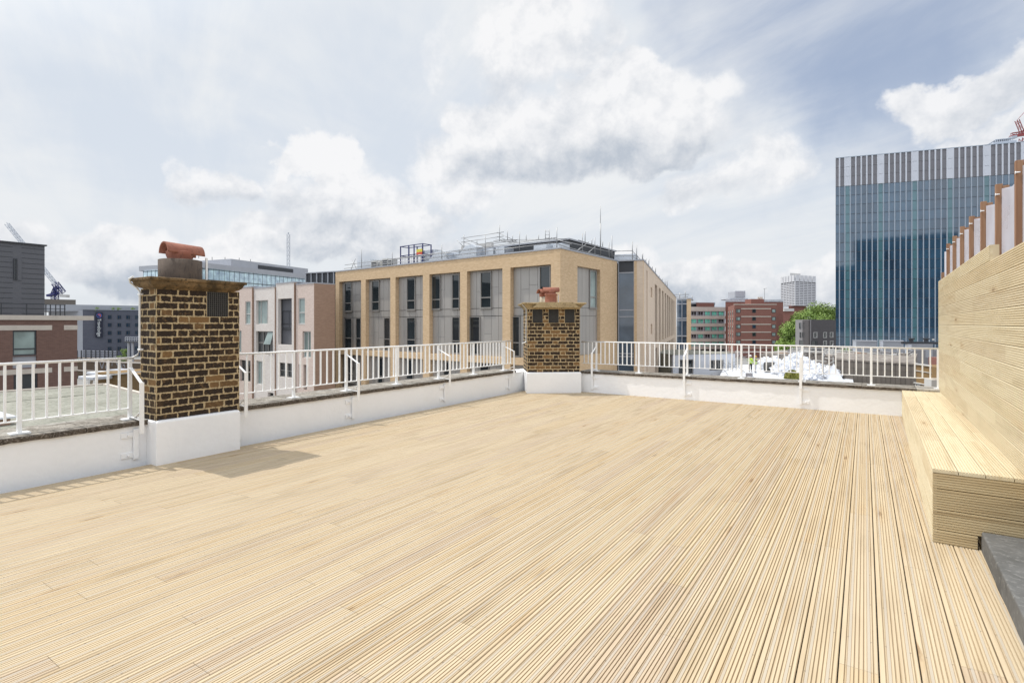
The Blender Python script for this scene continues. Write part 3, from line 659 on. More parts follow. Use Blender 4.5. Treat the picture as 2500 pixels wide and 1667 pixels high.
M['asphalt'] = plain('street_paving', (.24, .235, .225), .9, .15, 1)
M['hotel'] = brick('grey_block_wall', (.125, .127, .155), (.11, .112, .14), (.13, .13, .155), L=1.2, h=.5, var=.1)
M['hotellight'] = plain('light_grey_render', (.36, .37, .40), .7, .06, .3)
M['navy'] = plain('navy_sign_face', (.012, .014, .032), .4, .05, 2)
M['signwhite'] = plain('white_sign_lettering', (.75, .75, .75), .5, .02, 2)
M['signblue'] = plain('mid_blue_sign_mark', (.06, .10, .36), .5, .02, 2)
M['signred'] = plain('orange_red_sign_mark', (.55, .09, .05), .5, .02, 2)
M['blueglass'] = glass('blue_pane', (.02, .035, .06), 1.35)
M['concrete'] = plain('pale_concrete', (.50, .49, .47), .8, .08, .2)
M['buffconc'] = plain('buff_concrete_band', (.56, .50, .44), .85, .1, .4, dirt=(.40, .36, .31, .5))
M['greenglass'] = glass('green_blind_glass', (.09, .36, .27), 1.4, .1, .8)
M['sheet'] = plain('white_plastic_sheeting', (.70, .715, .75), .35, .10, 2, bump=.6)
M['wgrey'] = plain('pale_blue_grey_render', (.60, .62, .66), .7, .04, .6)
M['brownpanel'] = panel('brown_grey_tile_cladding', (.115, .10, .085), (.15, .13, .112), .7, 0)
M['blackbrick'] = plain('charcoal_brick', (.075, .068, .07), .8, .25, 1.2)
M['charlight'] = plain('mid_grey_brick', (.24, .23, .235), .8, .12, 1.2)
M['red'] = plain('red_crane_paint', (.30, .05, .05), .5, .15, 1)
M['bluepaint'] = plain('blue_paint', (.025, .03, .13), .5, .2, 1)
M['paleblue'] = plain('pale_steel_lattice', (.46, .49, .54), .5, .1, 1)
M['rubble'] = stone('roof_debris', (.15, .13, .115), (.30, .265, .235), (.08, .07, .065), 1.6)
M['graffitiwall'] = brick('brown_viaduct_brick', (.12, .085, .055), (.09, .065, .045), (.13, .10, .08), var=.5)
M['ochre'] = brick('ochre_yard_wall', (.27, .175, .08), (.22, .14, .065), (.25, .18, .10), var=.3)

# ground far below, one sheet to the horizon
mb = MB(); mb.quad([(-2500, -2500, -10.5), (2500, -2500, -10.5), (2500, 2500, -10.5), (-2500, 2500, -10.5)]); mb.build('ground', M['asphalt'], kind='structure')
mb = MB(); mb.box(-7.14, 1.6, -1.5, 11.5, -10.5, -3.01)
tag(mb.build('house_walls', M['graffitiwall']), 'brick building under the roof terrace', 'building')

def win(parent, F, r, off, mats=('frame', 'glass'), transom=None, mull=None, sill=True, name='window', fw=.07, dep=.10, uz=None):
    """window from a pixel rectangle (x0, ytop, x1, ybottom) lying on face F; one frame mesh with its pane as a child"""
    if uz: u0, u1, z0, z1 = uz
    else:
        x0, yt, x1, yb = r; u0, z1 = F.uz(x0, yt, off); z0 = F.uz(x0, yb, off)[1]; u1 = F.U(x1, off)
    mb = MB(F.fr); o0, o1 = off-dep*.3, off+dep*.7
    mb.box(u0, u0+fw, o0, o1, z0, z1); mb.box(u1-fw, u1, o0, o1, z0, z1); mb.box(u0+fw, u1-fw, o0, o1, z0, z0+fw); mb.box(u0+fw, u1-fw, o0, o1, z1-fw, z1)
    if transom is not None:
        zt = z0+(z1-z0)*transom; mb.box(u0+fw, u1-fw, o0, o1-.002, zt-fw*.6, zt+fw*.6)
    for q in (mull or []):
        um = u0+(u1-u0)*q; mb.box(um-fw*.5, um+fw*.5, o0, o1-.004, z0+fw, z1-fw)
    if sill: mb.box(u0-.05, u1+.05, o0, o1+.06, z0-.06, z0-.002)
    f = mb.build(name, M[mats[0]], parent)
    mb = MB(F.fr); mb.box(u0+fw*.5, u1-fw*.5, off-.03, off+.0, z0+fw*.5, z1-fw*.5); mb.build('pane', M[mats[1]], f)
    return f
def prism(mb, P, z0, z1, mi=0, top=0):
    n = len(P); a = mb.pts([(p[0], p[1], z0) for p in P]); b = mb.pts([(p[0], p[1], z1) for p in P])
    for k in range(n):
        j = (k+1) % n; L = (Vector(P[j][:2])-Vector(P[k][:2])).length
        mb.face([a+k, a+j, b+j, b+k], [(0, z0), (L, z0), (L, z1), (0, z1)], mi=mi)
    mb.face([b+k for k in range(n)], [(p[0], p[1]) for p in P], mi=top)
def vbox(mb, F, u0, u1, o, depth, z0, z1, mi=0, eps=.02):
    """building mass behind a facade whose flanks run straight away from the terrace, so only the front is seen"""
    a, b = F.pt(u0, 0, o), F.pt(u1, 0, o); da = Vector((a.x, a.y, 0)).normalized(); db = Vector((b.x, b.y, 0)).normalized(); L = (b-a).length
    prism(mb, [a, b, b+db*depth-F.u*min(depth*eps, L*.3), a+da*depth+F.u*min(depth*eps, L*.3)], z0, z1, mi, mi)
def tube_px(parent, name, mat, F, a, b, off, r=.024, off2=None, n=6):
    p = F.uz(*a, off); q = F.uz(*b, off if off2 is None else off2)
    mb = MB(); mb.tube([F.pt(p[0], p[1], off), F.pt(q[0], q[1], off if off2 is None else off2)], r, n); return mb.build(name, mat, parent)

# ------------------------------------------------------------------ yellow brick office block
GZ = -10.5
CZ = at_d(1368, 607, 37.0); ZR = CZ.z
C_ = CZ; L_ = at_z(819, 664.2, ZR); P2 = at_z(1508, 638.5, ZR); P3 = at_z(1570, 636, ZR); P4 = at_z(1651, 727, ZR)
FA, FB, FC, FD = Face(L_, C_), Face(C_, P2), Face(P2, P3), Face(P3, P4)
t = thing('office_block', C_*1-Vector((0, 0, C_.z-GZ)), 'yellow brick office block with tall grey panelled bays and scaffold tubes on its roof', 'building')
zr = FA.Z(1052.5, 669.6); zj1 = FA.Z(1052.5, 756, -.38); zj2 = FA.Z(1052.5, 773, -.38); zb1 = FA.Z(1052.5, 863); zb0 = FA.Z(1052.5, 878)
body = MB(); inn = [FA.pt(.3, 0, -.5), FA.pt(FA.len-.5, 0, -.5), FB.pt(8.8, 0, -.5), FC.pt(.02, 0, -.5), FC.pt(1.5, 0, -.5), FD.pt(FD.len, 0, -.7), FA.pt(.3, 0, -70)]
prism(body, inn, GZ, ZR-.12); body.build('core', M['seam'], t)
piers = [(819, 828), (881.4, 892.6), (952.9, 965.5), (1032.3, 1048.3), (1123.2, 1140), (1226.5, 1246), (1345, 1368)]
mb = MB(FA.fr)
PU = []
for k, (a, b) in enumerate(piers):
    ua = FA.U(a) if k else 0; ub = FA.U(b) if k < 6 else FA.len
    PU.append((ua, ub)); mb.box(ua, ub, -.5, 0 if k < 6 else 0, GZ, zr-.001)
mb.box(0, FA.len, -.5, 0, zr, ZR)
for k in range(6): mb.box(PU[k][1]+.001, PU[k+1][0]-.001, -.5, -.004, zb0, zb1)
mb.build('brick_front', M['ybrick'], t)
mb = MB(FA.fr); mb.box(-.05, FA.len+.04, -.55, .05, ZR, ZR+.10); mb.build('coping', M['greymetal'], t)
# cladding panels in the recesses
bays = [dict(A=[(842, 691.6, 859, 763)], B=[(842, 777, 860, 851), (869.6, 777, 882, 851)]),
        dict(A=[(908.6, 685.4, 927, 760)], B=[(938.3, 775.7, 953.5, 849)]),
        dict(A=[(994.2, 677.4, 1014.4, 759)], B=[(994.2, 775, 1015.2, 852)]),
        dict(A=[(1054.8, 671.3, 1076.4, 756), (1104.4, 666.8, 1122.8, 754.6)], B=[(1104.4, 773.4, 1123.5, 851)]),
        dict(A=[(1174, 659.2, 1200.7, 753.8)], B=[(1147.4, 772.3, 1172.6, 836)]),
        dict(A=[(1318, 645, 1345, 754)], B=[(1252, 771, 1270, 850)])]
for k in range(6):
    u0, u1 = PU[k][1], PU[k+1][0]
    mb = MB(FA.fr); W = u1-u0; n = 5; cuts = sorted([u0+W*q for q in (0, .19, .40, .61, .81, 1)])
    for (za, zb) in ((zj1, zr), (zj2, zj1), (zb1, zj2)):
        za += .012; zb -= .012
        for q in range(5):
            a, b = cuts[q]+.012, cuts[q+1]-.012
            zz = [za, zb]
            if zb-za > 1.5: zz = [za, za+(zb-za)*random.choice((.45, .55, .38)), zb] if random.random() < .55 else zz
            for i in range(len(zz)-1): mb.box(a, b, -.45, -.38, zz[i]+.008, zz[i+1]-.008, (random.random(), 0, 0, 1))
    for q in range(4):
        mb.box(u0+W*q/4+.012, u0+W*(q+1)/4-.012, -.45, -.38, zb0-6, zb0-.05, (random.random(), 0, 0, 1))
    mb.build('cladding_panel', M['bronze'], t)
    bb = bays[k]
    for r in bb['A']:
        win(t, FA, None, -.36, transom=.29, uz=(FA.U(r[0], -.36), min(FA.U(r[2], -.36), u1-.02), zj1+.02, zr-.12 if k != 5 else zr-.05))
    for r in bb['B']:
        win(t, FA, None, -.36, transom=.34, uz=(FA.U(r[0], -.36), min(FA.U(r[2], -.36), u1-.02), zb1+.08, zj2-.04))
    for q in ((.38, .60),) if k % 2 else ((.30, .56),):
        win(t, FA, None, -.36, transom=.34, uz=(u0+W*q[0], u0+W*q[1], zb0-2.75, zb0-.12))
# right hand face
z1t, z1b = FB.Z(1410, 649), FB.Z(1410, 869)
ua, ub = FB.U(1409.8), FB.U(1465.6)
mb = MB(FB.fr); mb.box(0.003, ua, -.5, 0, GZ, z1t-.002); mb.box(ub, FB.len-.1, -.5, 0, GZ, z1t-.002); mb.box(0.003, FB.len-.1, -.5, 0, z1t, ZR); mb.box(ua+.001, ub-.001, -.5, -.003, GZ, z1b)
mb.build('brick_side', M['ybrick'], t)
mb = MB(FB.fr); mb.box(.06, FB.len, -.55, .05, ZR+.002, ZR+.10); mb.build('coping', M['greymetal'], t)
mb = MB(FB.fr); W = ub-ua
for za, zb in ((zj1, z1t), (zj2, zj1), (z1b, zj2)):
    for q in range(6):
        mb.box(ua+W*q/6+.012, ua+W*(q+1)/6-.012, -.35, -.28, za+.012, zb-.012, (random.random(), 0, 0, 1))
mb.build('cladding_panel', M['bronze'], t)
win(t, FB, None, -.26, mats=('frame', 'curtain'), transom=.29, uz=(FB.U(1446), FB.U(1462), zj1+.02, z1t-.1))
win(t, FB, None, -.26, transom=.34, uz=(FB.U(1411), FB.U(1420), z1b+.3, zj2-.04))
# stair glazing and end pier
mb = MB(FC.fr); ug = FC.U(1548); mb.box(ug, FC.len, -.4, 0, GZ, ZR); mb.build('brick_pier', M['ybrick'], t)
mb = MB(FC.fr); mb.box(0.0, FC.len+.03, -.5, .05, ZR+.004, ZR+.10); mb.build('coping', M['greymetal'], t)
mb = MB(FC.fr); mb.box(.09, ug-.02, -.22, -.16, GZ, ZR); gl = mb.build('stair_glazing', M['glassblue'], t)
mb = MB(FC.fr)
for x in (.02, ug-.05): mb.box(x, x+.07, -.2, -.08, GZ, ZR-.002)
for y in (666, 757, 773, 870, 863): z = FC.Z(1512, y); mb.box(.09, ug-.05, -.2, -.1, z-.04, z+.04)
mb.build('stair_frame', M['greymetal'], gl)
mb = MB(FC.fr); zz = FC.Z(1512, 666); mb.box(.09, ug-.05, -.19, -.145, zz+.05, ZR-.01); mb.build('spandrel_panel', M['darkmetal'], gl)
# long receding side with deep slots
zs1, zs0, zt1 = FD.Z(1599, 693), FD.Z(1599, 838), FD.Z(1599, 851)
slots = [(1598.9, 1604.9), (1608.4, 1612.9), (1616.4, 1620.2), (1623.1, 1626.2), (1628.7, 1631.8), (1633.2, 1636), (1637.6, 1639.8), (1641.2, 1643.2), (1644.6, 1646.4)]
mb = MB(FD.fr); cur = 0.0
bk = FD.U(1578.5); cuts = [(FD.U(a), FD.U(b)) for a, b in slots]
mb.box(0, bk, -.5, 0, GZ, ZR); mb.box(bk, bk+.9, -.9, -.45, GZ, ZR-.5); mb.box(bk, bk+.9, -.5, 0, ZR-.5, ZR)
cur = bk+.9
w0, w1 = FD.U(1588.8), FD.U(1592.6); za, zb = FD.Z(1589, 725), FD.Z(1589, 700.6); zc, zd = FD.Z(1589, 816), FD.Z(1589, 791)
mb.box(cur, w0, -.5, 0, GZ, ZR); mb.box(w0, w1, -.5, -.002, zb, ZR); mb.box(w0, w1, -.5, -.002, zd, za); mb.box(w0, w1, -.5, -.002, GZ, zc); mb.box(w0, w1, -.9, -.5, GZ, ZR-.3)
cur = w1
for a, b in cuts:
    mb.box(cur, a, -.7, 0, GZ, ZR); mb.box(a, b, -.7, -.002, zs1, ZR); mb.box(a, b, -.7, -.002, zt1, zs0); mb.box(a, b, -1.1, -.7, GZ, ZR-.3); cur = b
mb.box(cur, FD.len, -.7, 0, GZ, ZR); mb.build('brick_long_side', M['tbrick'], t)
for a, b in cuts: win(t, FD, None, -.62, uz=(a+.3, b-.25, zs0+.2, zs1-.2), transom=.5, sill=False); 
mb = MB(FD.fr); mb.box(-.04, FD.len, -.5, .06, ZR+.003, ZR+.12); mb.build('coping', M['greymetal'], t)
Q1, Q2 = at_z(1652, 730.5, ZR), at_z(1687, 729.5, ZR); FE = Face(Q1, Q2)
mb = MB(); ue = FE.U(1676.5); vbox(mb, FE, ue, FE.len, 0, 8, GZ, ZR); mb.build('brick_pier', M['ybrick'], t)
mb = MB(FE.fr); mb.box(0, ue, -1, -.2, GZ, ZR-.1); mb.build('stair_glazing', M['glassblue'], t)
mb = MB(FE.fr); mb.box(0, FE.len, -1, .1, ZR, ZR+.2)
for y in (742, 777, 782, 820): z = FE.Z(1655, y); mb.box(0, ue, -.25, -.1, z-.12, z+.12)
mb.box(ue*.48, ue*.54, -.25, -.1, GZ, ZR-.1)
mb.build('stair_frame', M['greymetal'], t)

# roof scaffold: guard tubes round the roof edge
t = thing('scaffold', FA.pt(10, ZR+.1, -1), 'scaffold tubes guarding the left roof edge of the yellow brick office block', 'scaffold', 'scaffolds on the office roof')
for px, yt, yb in ((882.6, 608, 655), (957.8, 616, 648), (1078.5, 598, 632), (1185, 574, 622), (1268.5, 565.5, 612), (1359.5, 555, 605)):
    tube_px(t, 'upright_tube', M['tube'], FA, (px, yt), (px, yb), -.9, .032)
for a, b in (((842, 647), (1185, 603)), ((840, 656), (1120, 622)), ((1120, 622), (1360, 592)), ((1185, 603), (1360, 580)), ((1346, 580), (1395, 596)), ((860, 635), (872, 660)), ((868, 632), (856, 660)), ((958, 634), (1185, 606)), ((1080, 612), (1098, 634))):
    tube_px(t, 'guard_tube', M['tube'], FA, a, b, -.9, .028)
t = thing('scaffold', FA.pt(18, ZR+.5, -4), 'free-standing scaffold frame above the pale parapet on the office block roof', 'scaffold', 'scaffolds on the office roof')
for px, yt, yb in ((1132.5, 573, 607), (1219.5, 549.5, 590), (1239, 563, 585), (1251.5, 574, 590), (1284.7, 573, 587), (1315, 573, 587), (1164.5, 587, 595)):
    tube_px(t, 'upright_tube', M['tube'], FA, (px, yt), (px, yb), -4, .032)
for a, b in (((1126, 582), (1230, 566.5)), ((1126, 591.5), (1229, 577)), ((1214, 567), (1262, 590)), ((1214, 577), (1235, 586)), ((1132, 582), (1168, 596)), ((1132, 591), (1150, 597.5)), ((1187, 593), (1250, 586)), ((1205, 588), (1262, 592)), ((1210, 584), (1255, 595)), ((1220, 586), (1384, 583)), ((1225, 592), (1345, 584)), ((1200, 596), (1263, 586)), ((1115, 586), (1130, 601))):
    tube_px(t, 'guard_tube', M['tube'], FA, a, b, -4, .028)
t = thing('roof_ladder', FA.pt(22, ZR+1, -4.5), 'short metal ladder end standing up over the office roof', 'ladder')
for px in (1331.5, 1341.2): tube_px(t, 'stile', M['tube'], FA, (px, 560.5), (px, 586), -4.2, .03)
for y in (565, 573, 581): tube_px(t, 'rung', M['tube'], FA, (1331.5, y), (1341.2, y), -4.2, .02)
t = thing('scaffold', FB.pt(4, ZR+.1, -.8), 'scaffold tubes guarding the right roof edge of the yellow brick office block', 'scaffold', 'scaffolds on the office roof')
for px, yt, yb in ((1422, 569.5, 616), (1428.5, 565, 595), (1445, 584, 600), (1452.3, 580, 622), (1471.3, 589, 602), (1487, 592, 632), (1494, 575.5, 632)):
    tube_px(t, 'upright_tube', M['tube'], FB, (px, yt), (px, yb), -.7, .034)
for a, b in (((1380, 590), (1494, 616)), ((1384, 604), (1496, 632)), ((1412, 586), (1460, 602)), ((1408, 613), (1437, 591)), ((1433, 620), (1458, 598)), ((1360, 595), (1384, 604))):
    tube_px(t, 'guard_tube', M['tube'], FB, a, b, -.7, .03)
t = thing('scaffold', FC.pt(1, ZR+.1, -.7), 'small scaffold guard above the stair glazing of the office block', 'scaffold', 'scaffolds on the office roof')
for px, yt, yb in ((1544, 590, 634), (1554.3, 599, 634)): tube_px(t, 'upright_tube', M['tube'], FC, (px, yt), (px, yb), -.6, .036)
for a, b in (((1496, 613.5), (1546, 612)), ((1496, 625), (1552, 625)), ((1544, 613), (1564, 634)), ((1545, 627), (1556, 634))): tube_px(t, 'guard_tube', M['tube'], FC, a, b, -.6, .03)
t = thing('scaffold', FD.pt(20, ZR+.1, -.5), 'line of short scaffold uprights along the receding roof edge of the office block', 'scaffold', 'scaffolds on the office roof')
for px, yt, yb in ((1568.7, 618, 636), (1576.7, 631, 643), (1584, 632.5, 650), (1592.5, 650, 660), (1600.4, 653, 668), (1609.5, 672, 681), (1616.6, 680, 687), (1621.5, 687, 695), (1625.5, 683, 699), (1629, 684, 702), (1635, 706, 712)):
    tube_px(t, 'upright_tube', M['tube'], FD, (px, yt), (px, yb), -.5, .05)
t = thing('radio_mast', FB.pt(6, ZR, -1), 'tall thin aerial mast rising behind the corner of the office block', 'mast')
tube_px(t, 'mast_tube', M['tube'], FB, (1466, 626), (1466, 545), -1, .05); tube_px(t, 'mast_tip', M['tube'], FB, (1466, 545), (1466, 502), -1, .025)
t = thing('scaffold', FE.pt(5, ZR, -1), 'distant scaffold rails on the far end roof beside the green windowed offices', 'scaffold', 'scaffolds on the office roof')
for px, yt, yb in ((1659.5, 715, 730), (1673, 711, 730), (1690, 722, 735)): tube_px(t, 'upright_tube', M['tube'], FE, (px, yt), (px, yb), -1, .09)
for a, b in (((1643, 719), (1682, 719)), ((1645, 725), (1680, 725)), ((1684, 733), (1694, 733))): tube_px(t, 'guard_tube', M['tube'], FE, a, b, -1, .08)

# plant rooms and ducts on that roof
def fbox(name, mat, F, r, off, depth, parent=None, label=None, cat=None, group=None, zb=None, bevel=0):
    x0, yt, x1, yb = r; u0, z1 = F.uz(x0, yt, off); u1 = F.U(x1, off); z0 = F.uz(x0, yb, off)[1] if zb is None else zb
    mb = MB(F.fr); mb.box(u0, u1, off-depth, off, z0, z1); o = mb.build(name, M[mat] if isinstance(mat, str) else mat, parent, bevel=bevel)
    if label: tag(o, label, cat, group)
    return o
KO = -4.2; uK = FA.U(1388, KO); zK = FA.Z(1388, 584, KO); K = FA.pt(uK, 0, KO); FK = Face(K, K+FB.u); uk2 = FK.U(1501)
t = thing('plant_room', K+Vector((0, 0, ZR)), 'dark grey plant room set back on the roof of the yellow brick office block', 'plant room')
mb = MB(); ul = FA.U(1165, KO); P = [FA.pt(ul, 0, KO), K, FK.pt(uk2, 0), FK.pt(uk2, 0, -6), FA.pt(ul, 0, KO-6)]; prism(mb, P, ZR-.1, zK-.05); mb.build('wall', M['darkmetal'], t)
mb = MB(); P = [FA.pt(ul-.1, 0, KO+.12), FA.pt(uK+.12, 0, KO+.12), FK.pt(uk2+.1, 0, .12), FK.pt(uk2+.1, 0, -6), FA.pt(ul, 0, KO-6)]; prism(mb, P, zK-.05, zK+.07); mb.build('roof_edge', M['greymetal'], t)
fbox('parapet_upstand', 'concrete', FA, (1126, 601, 1200, 610), -5.2, .3, label='pale concrete upstand under the scaffold frame on the office roof', cat='parapet', zb=ZR)
fbox('roof_duct', 'silver', FA, (1303, 598, 1334, 614), -1.7, 1.6, label='long white ventilation box near the corner of the office roof', cat='duct', group='ducts on the office roof', zb=ZR+.02)
fbox('roof_duct', 'silver', FA, (1210, 604, 1231, 626), -1.7, 1.2, label='square pale ventilation box in the middle of the office roof edge', cat='duct', group='ducts on the office roof', zb=ZR+.02)
fbox('roof_duct', 'silver', FA, (1350, 597, 1366, 609), -1.5, 1.2, label='low silver box at the very corner of the office roof', cat='duct', group='ducts on the office roof', zb=ZR+.02)
fbox('roof_duct', 'silver', FA, (1168, 610, 1204, 628), -2.4, 1.0, label='pale flat duct left of the square ventilation box', cat='duct', group='ducts on the office roof', zb=ZR+.02)
fbox('roof_duct', 'silver', FB, (1372, 593, 1391, 604), -1.5, 1.6, label='white box with a dark louvre beside the roof corner', cat='duct', group='ducts on the office roof', zb=ZR+.02)
fbox('roof_duct', 'silver', FC, (1500, 622, 1552, 640), -2.2, 1.6, label='low pale box behind the stair glazing roof', cat='duct', group='ducts on the office roof', zb=ZR+.02)
def hood(px0, px1, yt, yb, off, lab):
    """angled duct hood: sloping cowl on a box"""
    u0, z1 = FA.uz(px0, yt, off); u1 = FA.U(px1, off); z0 = ZR+.02; mb = MB(FA.fr); w_ = u1-u0; h = z1-z0
    pr = [(0, 0), (w_, 0), (w_, h*.82), (w_*.80, h), (w_*.46, h*.93), (w_*.2, h*.5)]
    a = mb.pts([(u0+x, off, z0+z) for x, z in pr]); b = mb.pts([(u0+x, off-1.1, z0+z) for x, z in pr])
    mb.face([a+k for k in range(6)]); mb.face([b+k for k in range(6)][::-1])
    for k in range(6): mb.face([a+k, b+k, b+(k+1) % 6, a+(k+1) % 6])
    tag(mb.build('roof_duct', M['silver'], None, bevel=.02), lab, 'duct', 'ducts on the office roof')
hood(1112, 1162, 601, 634, -1.6, 'silver angled duct hood on the office roof below the scaffold frame')
hood(1040, 1090, 616, 640, -1.6, 'silver duct hood with a slanted front right of the blue cage')
fbox('roof_duct', 'silver', FA, (1027, 613, 1062, 641), -2.6, 2.2, label='tall silver duct box just right of the blue cage', cat='duct', group='ducts on the office roof', zb=ZR+.02)
fbox('roof_duct', 'silver', FA, (1088, 613, 1120, 636), -2.4, 1.2, label='plain silver duct run between the two slanted hoods', cat='duct', group='ducts on the office roof', zb=ZR+.02)
for k, (a, b, y) in enumerate(((906, 920, 637), (922, 928, 638), (933, 946, 632), (947, 956, 632))):
    ids = ('first from the left', 'second from the left', 'third from the left', 'nearest to the blue cage')[k]
    tt = thing('air_conditioner', FA.pt(FA.U(a), ZR, -1.6), 'pale air conditioning unit on the office roof, '+ids, 'air conditioner', 'air conditioning units on the office roof')
    u0, z1 = FA.uz(a, y, -1.6); u1 = FA.U(b, -1.6)
    mb = MB(FA.fr); mb.box(u0, u1, -2.3, -1.6, ZR+.1, z1); mb.build('casing', M['framewhite'], tt)
    mb = MB(FA.fr)
    for q in range(4): mb.box(u0+.05, u1-.05, -1.6, -1.585, ZR+.2+q*(z1-ZR-.3)/4, ZR+.2+(q+.6)*(z1-ZR-.3)/4)
    mb.build('louvre', M['darkmetal'], tt)
fbox('roof_duct', 'silver', FA, (872, 637, 906, 657), -1.8, 1.0, label='silver box at the far left end of the office roof', cat='duct', group='ducts on the office roof', zb=ZR+.02)
tt = thing('roof_cage', FA.pt(FA.U(1000), ZR, -2), 'blue framed mesh cage with a small yellow and red notice on the office roof', 'cage')
zc = FA.Z(1010, 600, -2); ca, cb = FA.U(978, -1.5), FA.U(1032, -1.5); cm = FA.U(998, -1.5)
mb = MB(FA.fr)
for u in (ca, cm, ca+(cb-ca)*.62, cb):
    for o in (-1.5, -2.5): mb.box(u-.04, u+.04, o-.04, o+.04, ZR, zc)
for z in (zc-.04, ZR+1.1):
    for o in (-1.5, -2.5): mb.box(ca, cb, o-.03, o+.03, z-.03, z+.03)
    for u in (ca, cb): mb.box(u-.03, u+.03, -2.5, -1.5, z-.029, z+.031)
for q in range(12):
    u = ca+(cb-ca)*q/12; mb.box(u, u+.015, -1.49, -1.475, ZR, ZR+1.1)
for q in range(8): mb.box(ca, cb, -1.49, -1.476, ZR+q*.14, ZR+q*.14+.015)
mb.build('frame', M['bluepaint'], tt)
M['noticey'] = plain('yellow_notice', (.7, .6, .08), .6, .05, 2); M['noticer'] = plain('red_notice', (.6, .09, .04), .6, .05, 2)
mb = MB(FA.fr); ua_, ub_ = FA.U(1016, -1.4), FA.U(1030, -1.4); mb.box(ua_, ub_, -1.45, -1.43, FA.Z(1016, 616, -1.4), FA.Z(1016, 609, -1.4)); nb = mb.build('notice', M['noticey'], tt)
mb = MB(FA.fr); mb.box(ua_, ub_, -1.452, -1.432, FA.Z(1016, 622, -1.4), FA.Z(1016, 616.3, -1.4)); mb.build('notice_lower', M['noticer'], nb)

# ------------------------------------------------------------------ pink and pale brick apartments left of it
v4 = at_d(766.6, 692, 48.0); G = Face(Vector((v4.x, v4.y, 0))-FA.u*26, v4)
t = thing('apartment_block', Vector((v4.x-8, v4.y, GZ)), 'stepped apartment block of pale and pink brick with a recessed grey balcony', 'building')
cv = lambda x, y: (580+x/7.128, 680+y/7.128); cl_ = lambda x, y: (580+x/7.128, 800+y/7.128)
vols = [('pinkbrick', 560, 615, 701, .42), ('palebrick', 620, 670.5, 701, .26), ('palebrick', 673.7, 717.5, 689.8, .15), ('pinkbrick', 722.8, 766.6, 692, 0)]
side = 'brownbrick'
D_ = next(q*.1 for q in range(1, 300) if (lambda p: 1250+FPX*(p.x*cos(TH)+p.y*sin(TH))/(-p.x*sin(TH)+p.y*cos(TH)))(G.pt(G.len, 0, -q*.1)) > 816)
def cut_wall(mb, u0, u1, z0, z1, holes, o0, o1):
    """wall slab with rectangular openings, sliced into non-overlapping boxes"""
    zs = sorted({z0, z1}|{h[2] for h in holes}|{h[3] for h in holes})
    for a, b in zip(zs, zs[1:]):
        us_ = [(u0, u1)]
        for h in holes:
            if h[2] < (a+b)/2 < h[3]:
                ns = []
                for p, q in us_:
                    if h[1] <= p or h[0] >= q: ns.append((p, q)); continue
                    if h[0] > p: ns.append((p, h[0]))
                    if h[1] < q: ns.append((h[1], q))
                us_ = ns
        for p, q in us_: mb.box(p, q, o0, o1, a, b)
def rz(F, x0, y0, x1, y1, off): u0, z1 = F.uz(x0, y0, off); return (u0, F.U(x1, off), F.uz(x0, y1, off)[1], z1)
vw = [[(*cv(135, 400), *cv(225, 795), 'w'), (*cv(0, 905), *cv(68, 1290), 'c'), (*cl_(35, 555), *cl_(225, 925), 'd')],
      [(*cv(320, 385), *cv(530, 795), 'm'), (*cv(318, 914), *cv(615, 1310), 'b'), (*cl_(328, 575), *cl_(435, 980), 'c'), (*cl_(525, 1120), *cl_(625, 1195), 'd')],
      [(*cv(705, 355), *cv(943, 1145), 'r'), (*cl_(700, 600), *cl_(985, 850), 'd')],
      [(*cv(1058, 345), *cv(1172, 795), 'w'), (*cv(1130, 917), *cv(1275, 1375), 'c'), (*cl_(1060, 635), *cl_(1090, 1060), 'd'), (*cl_(1145, 642), *cl_(1205, 1080), 'd')]]
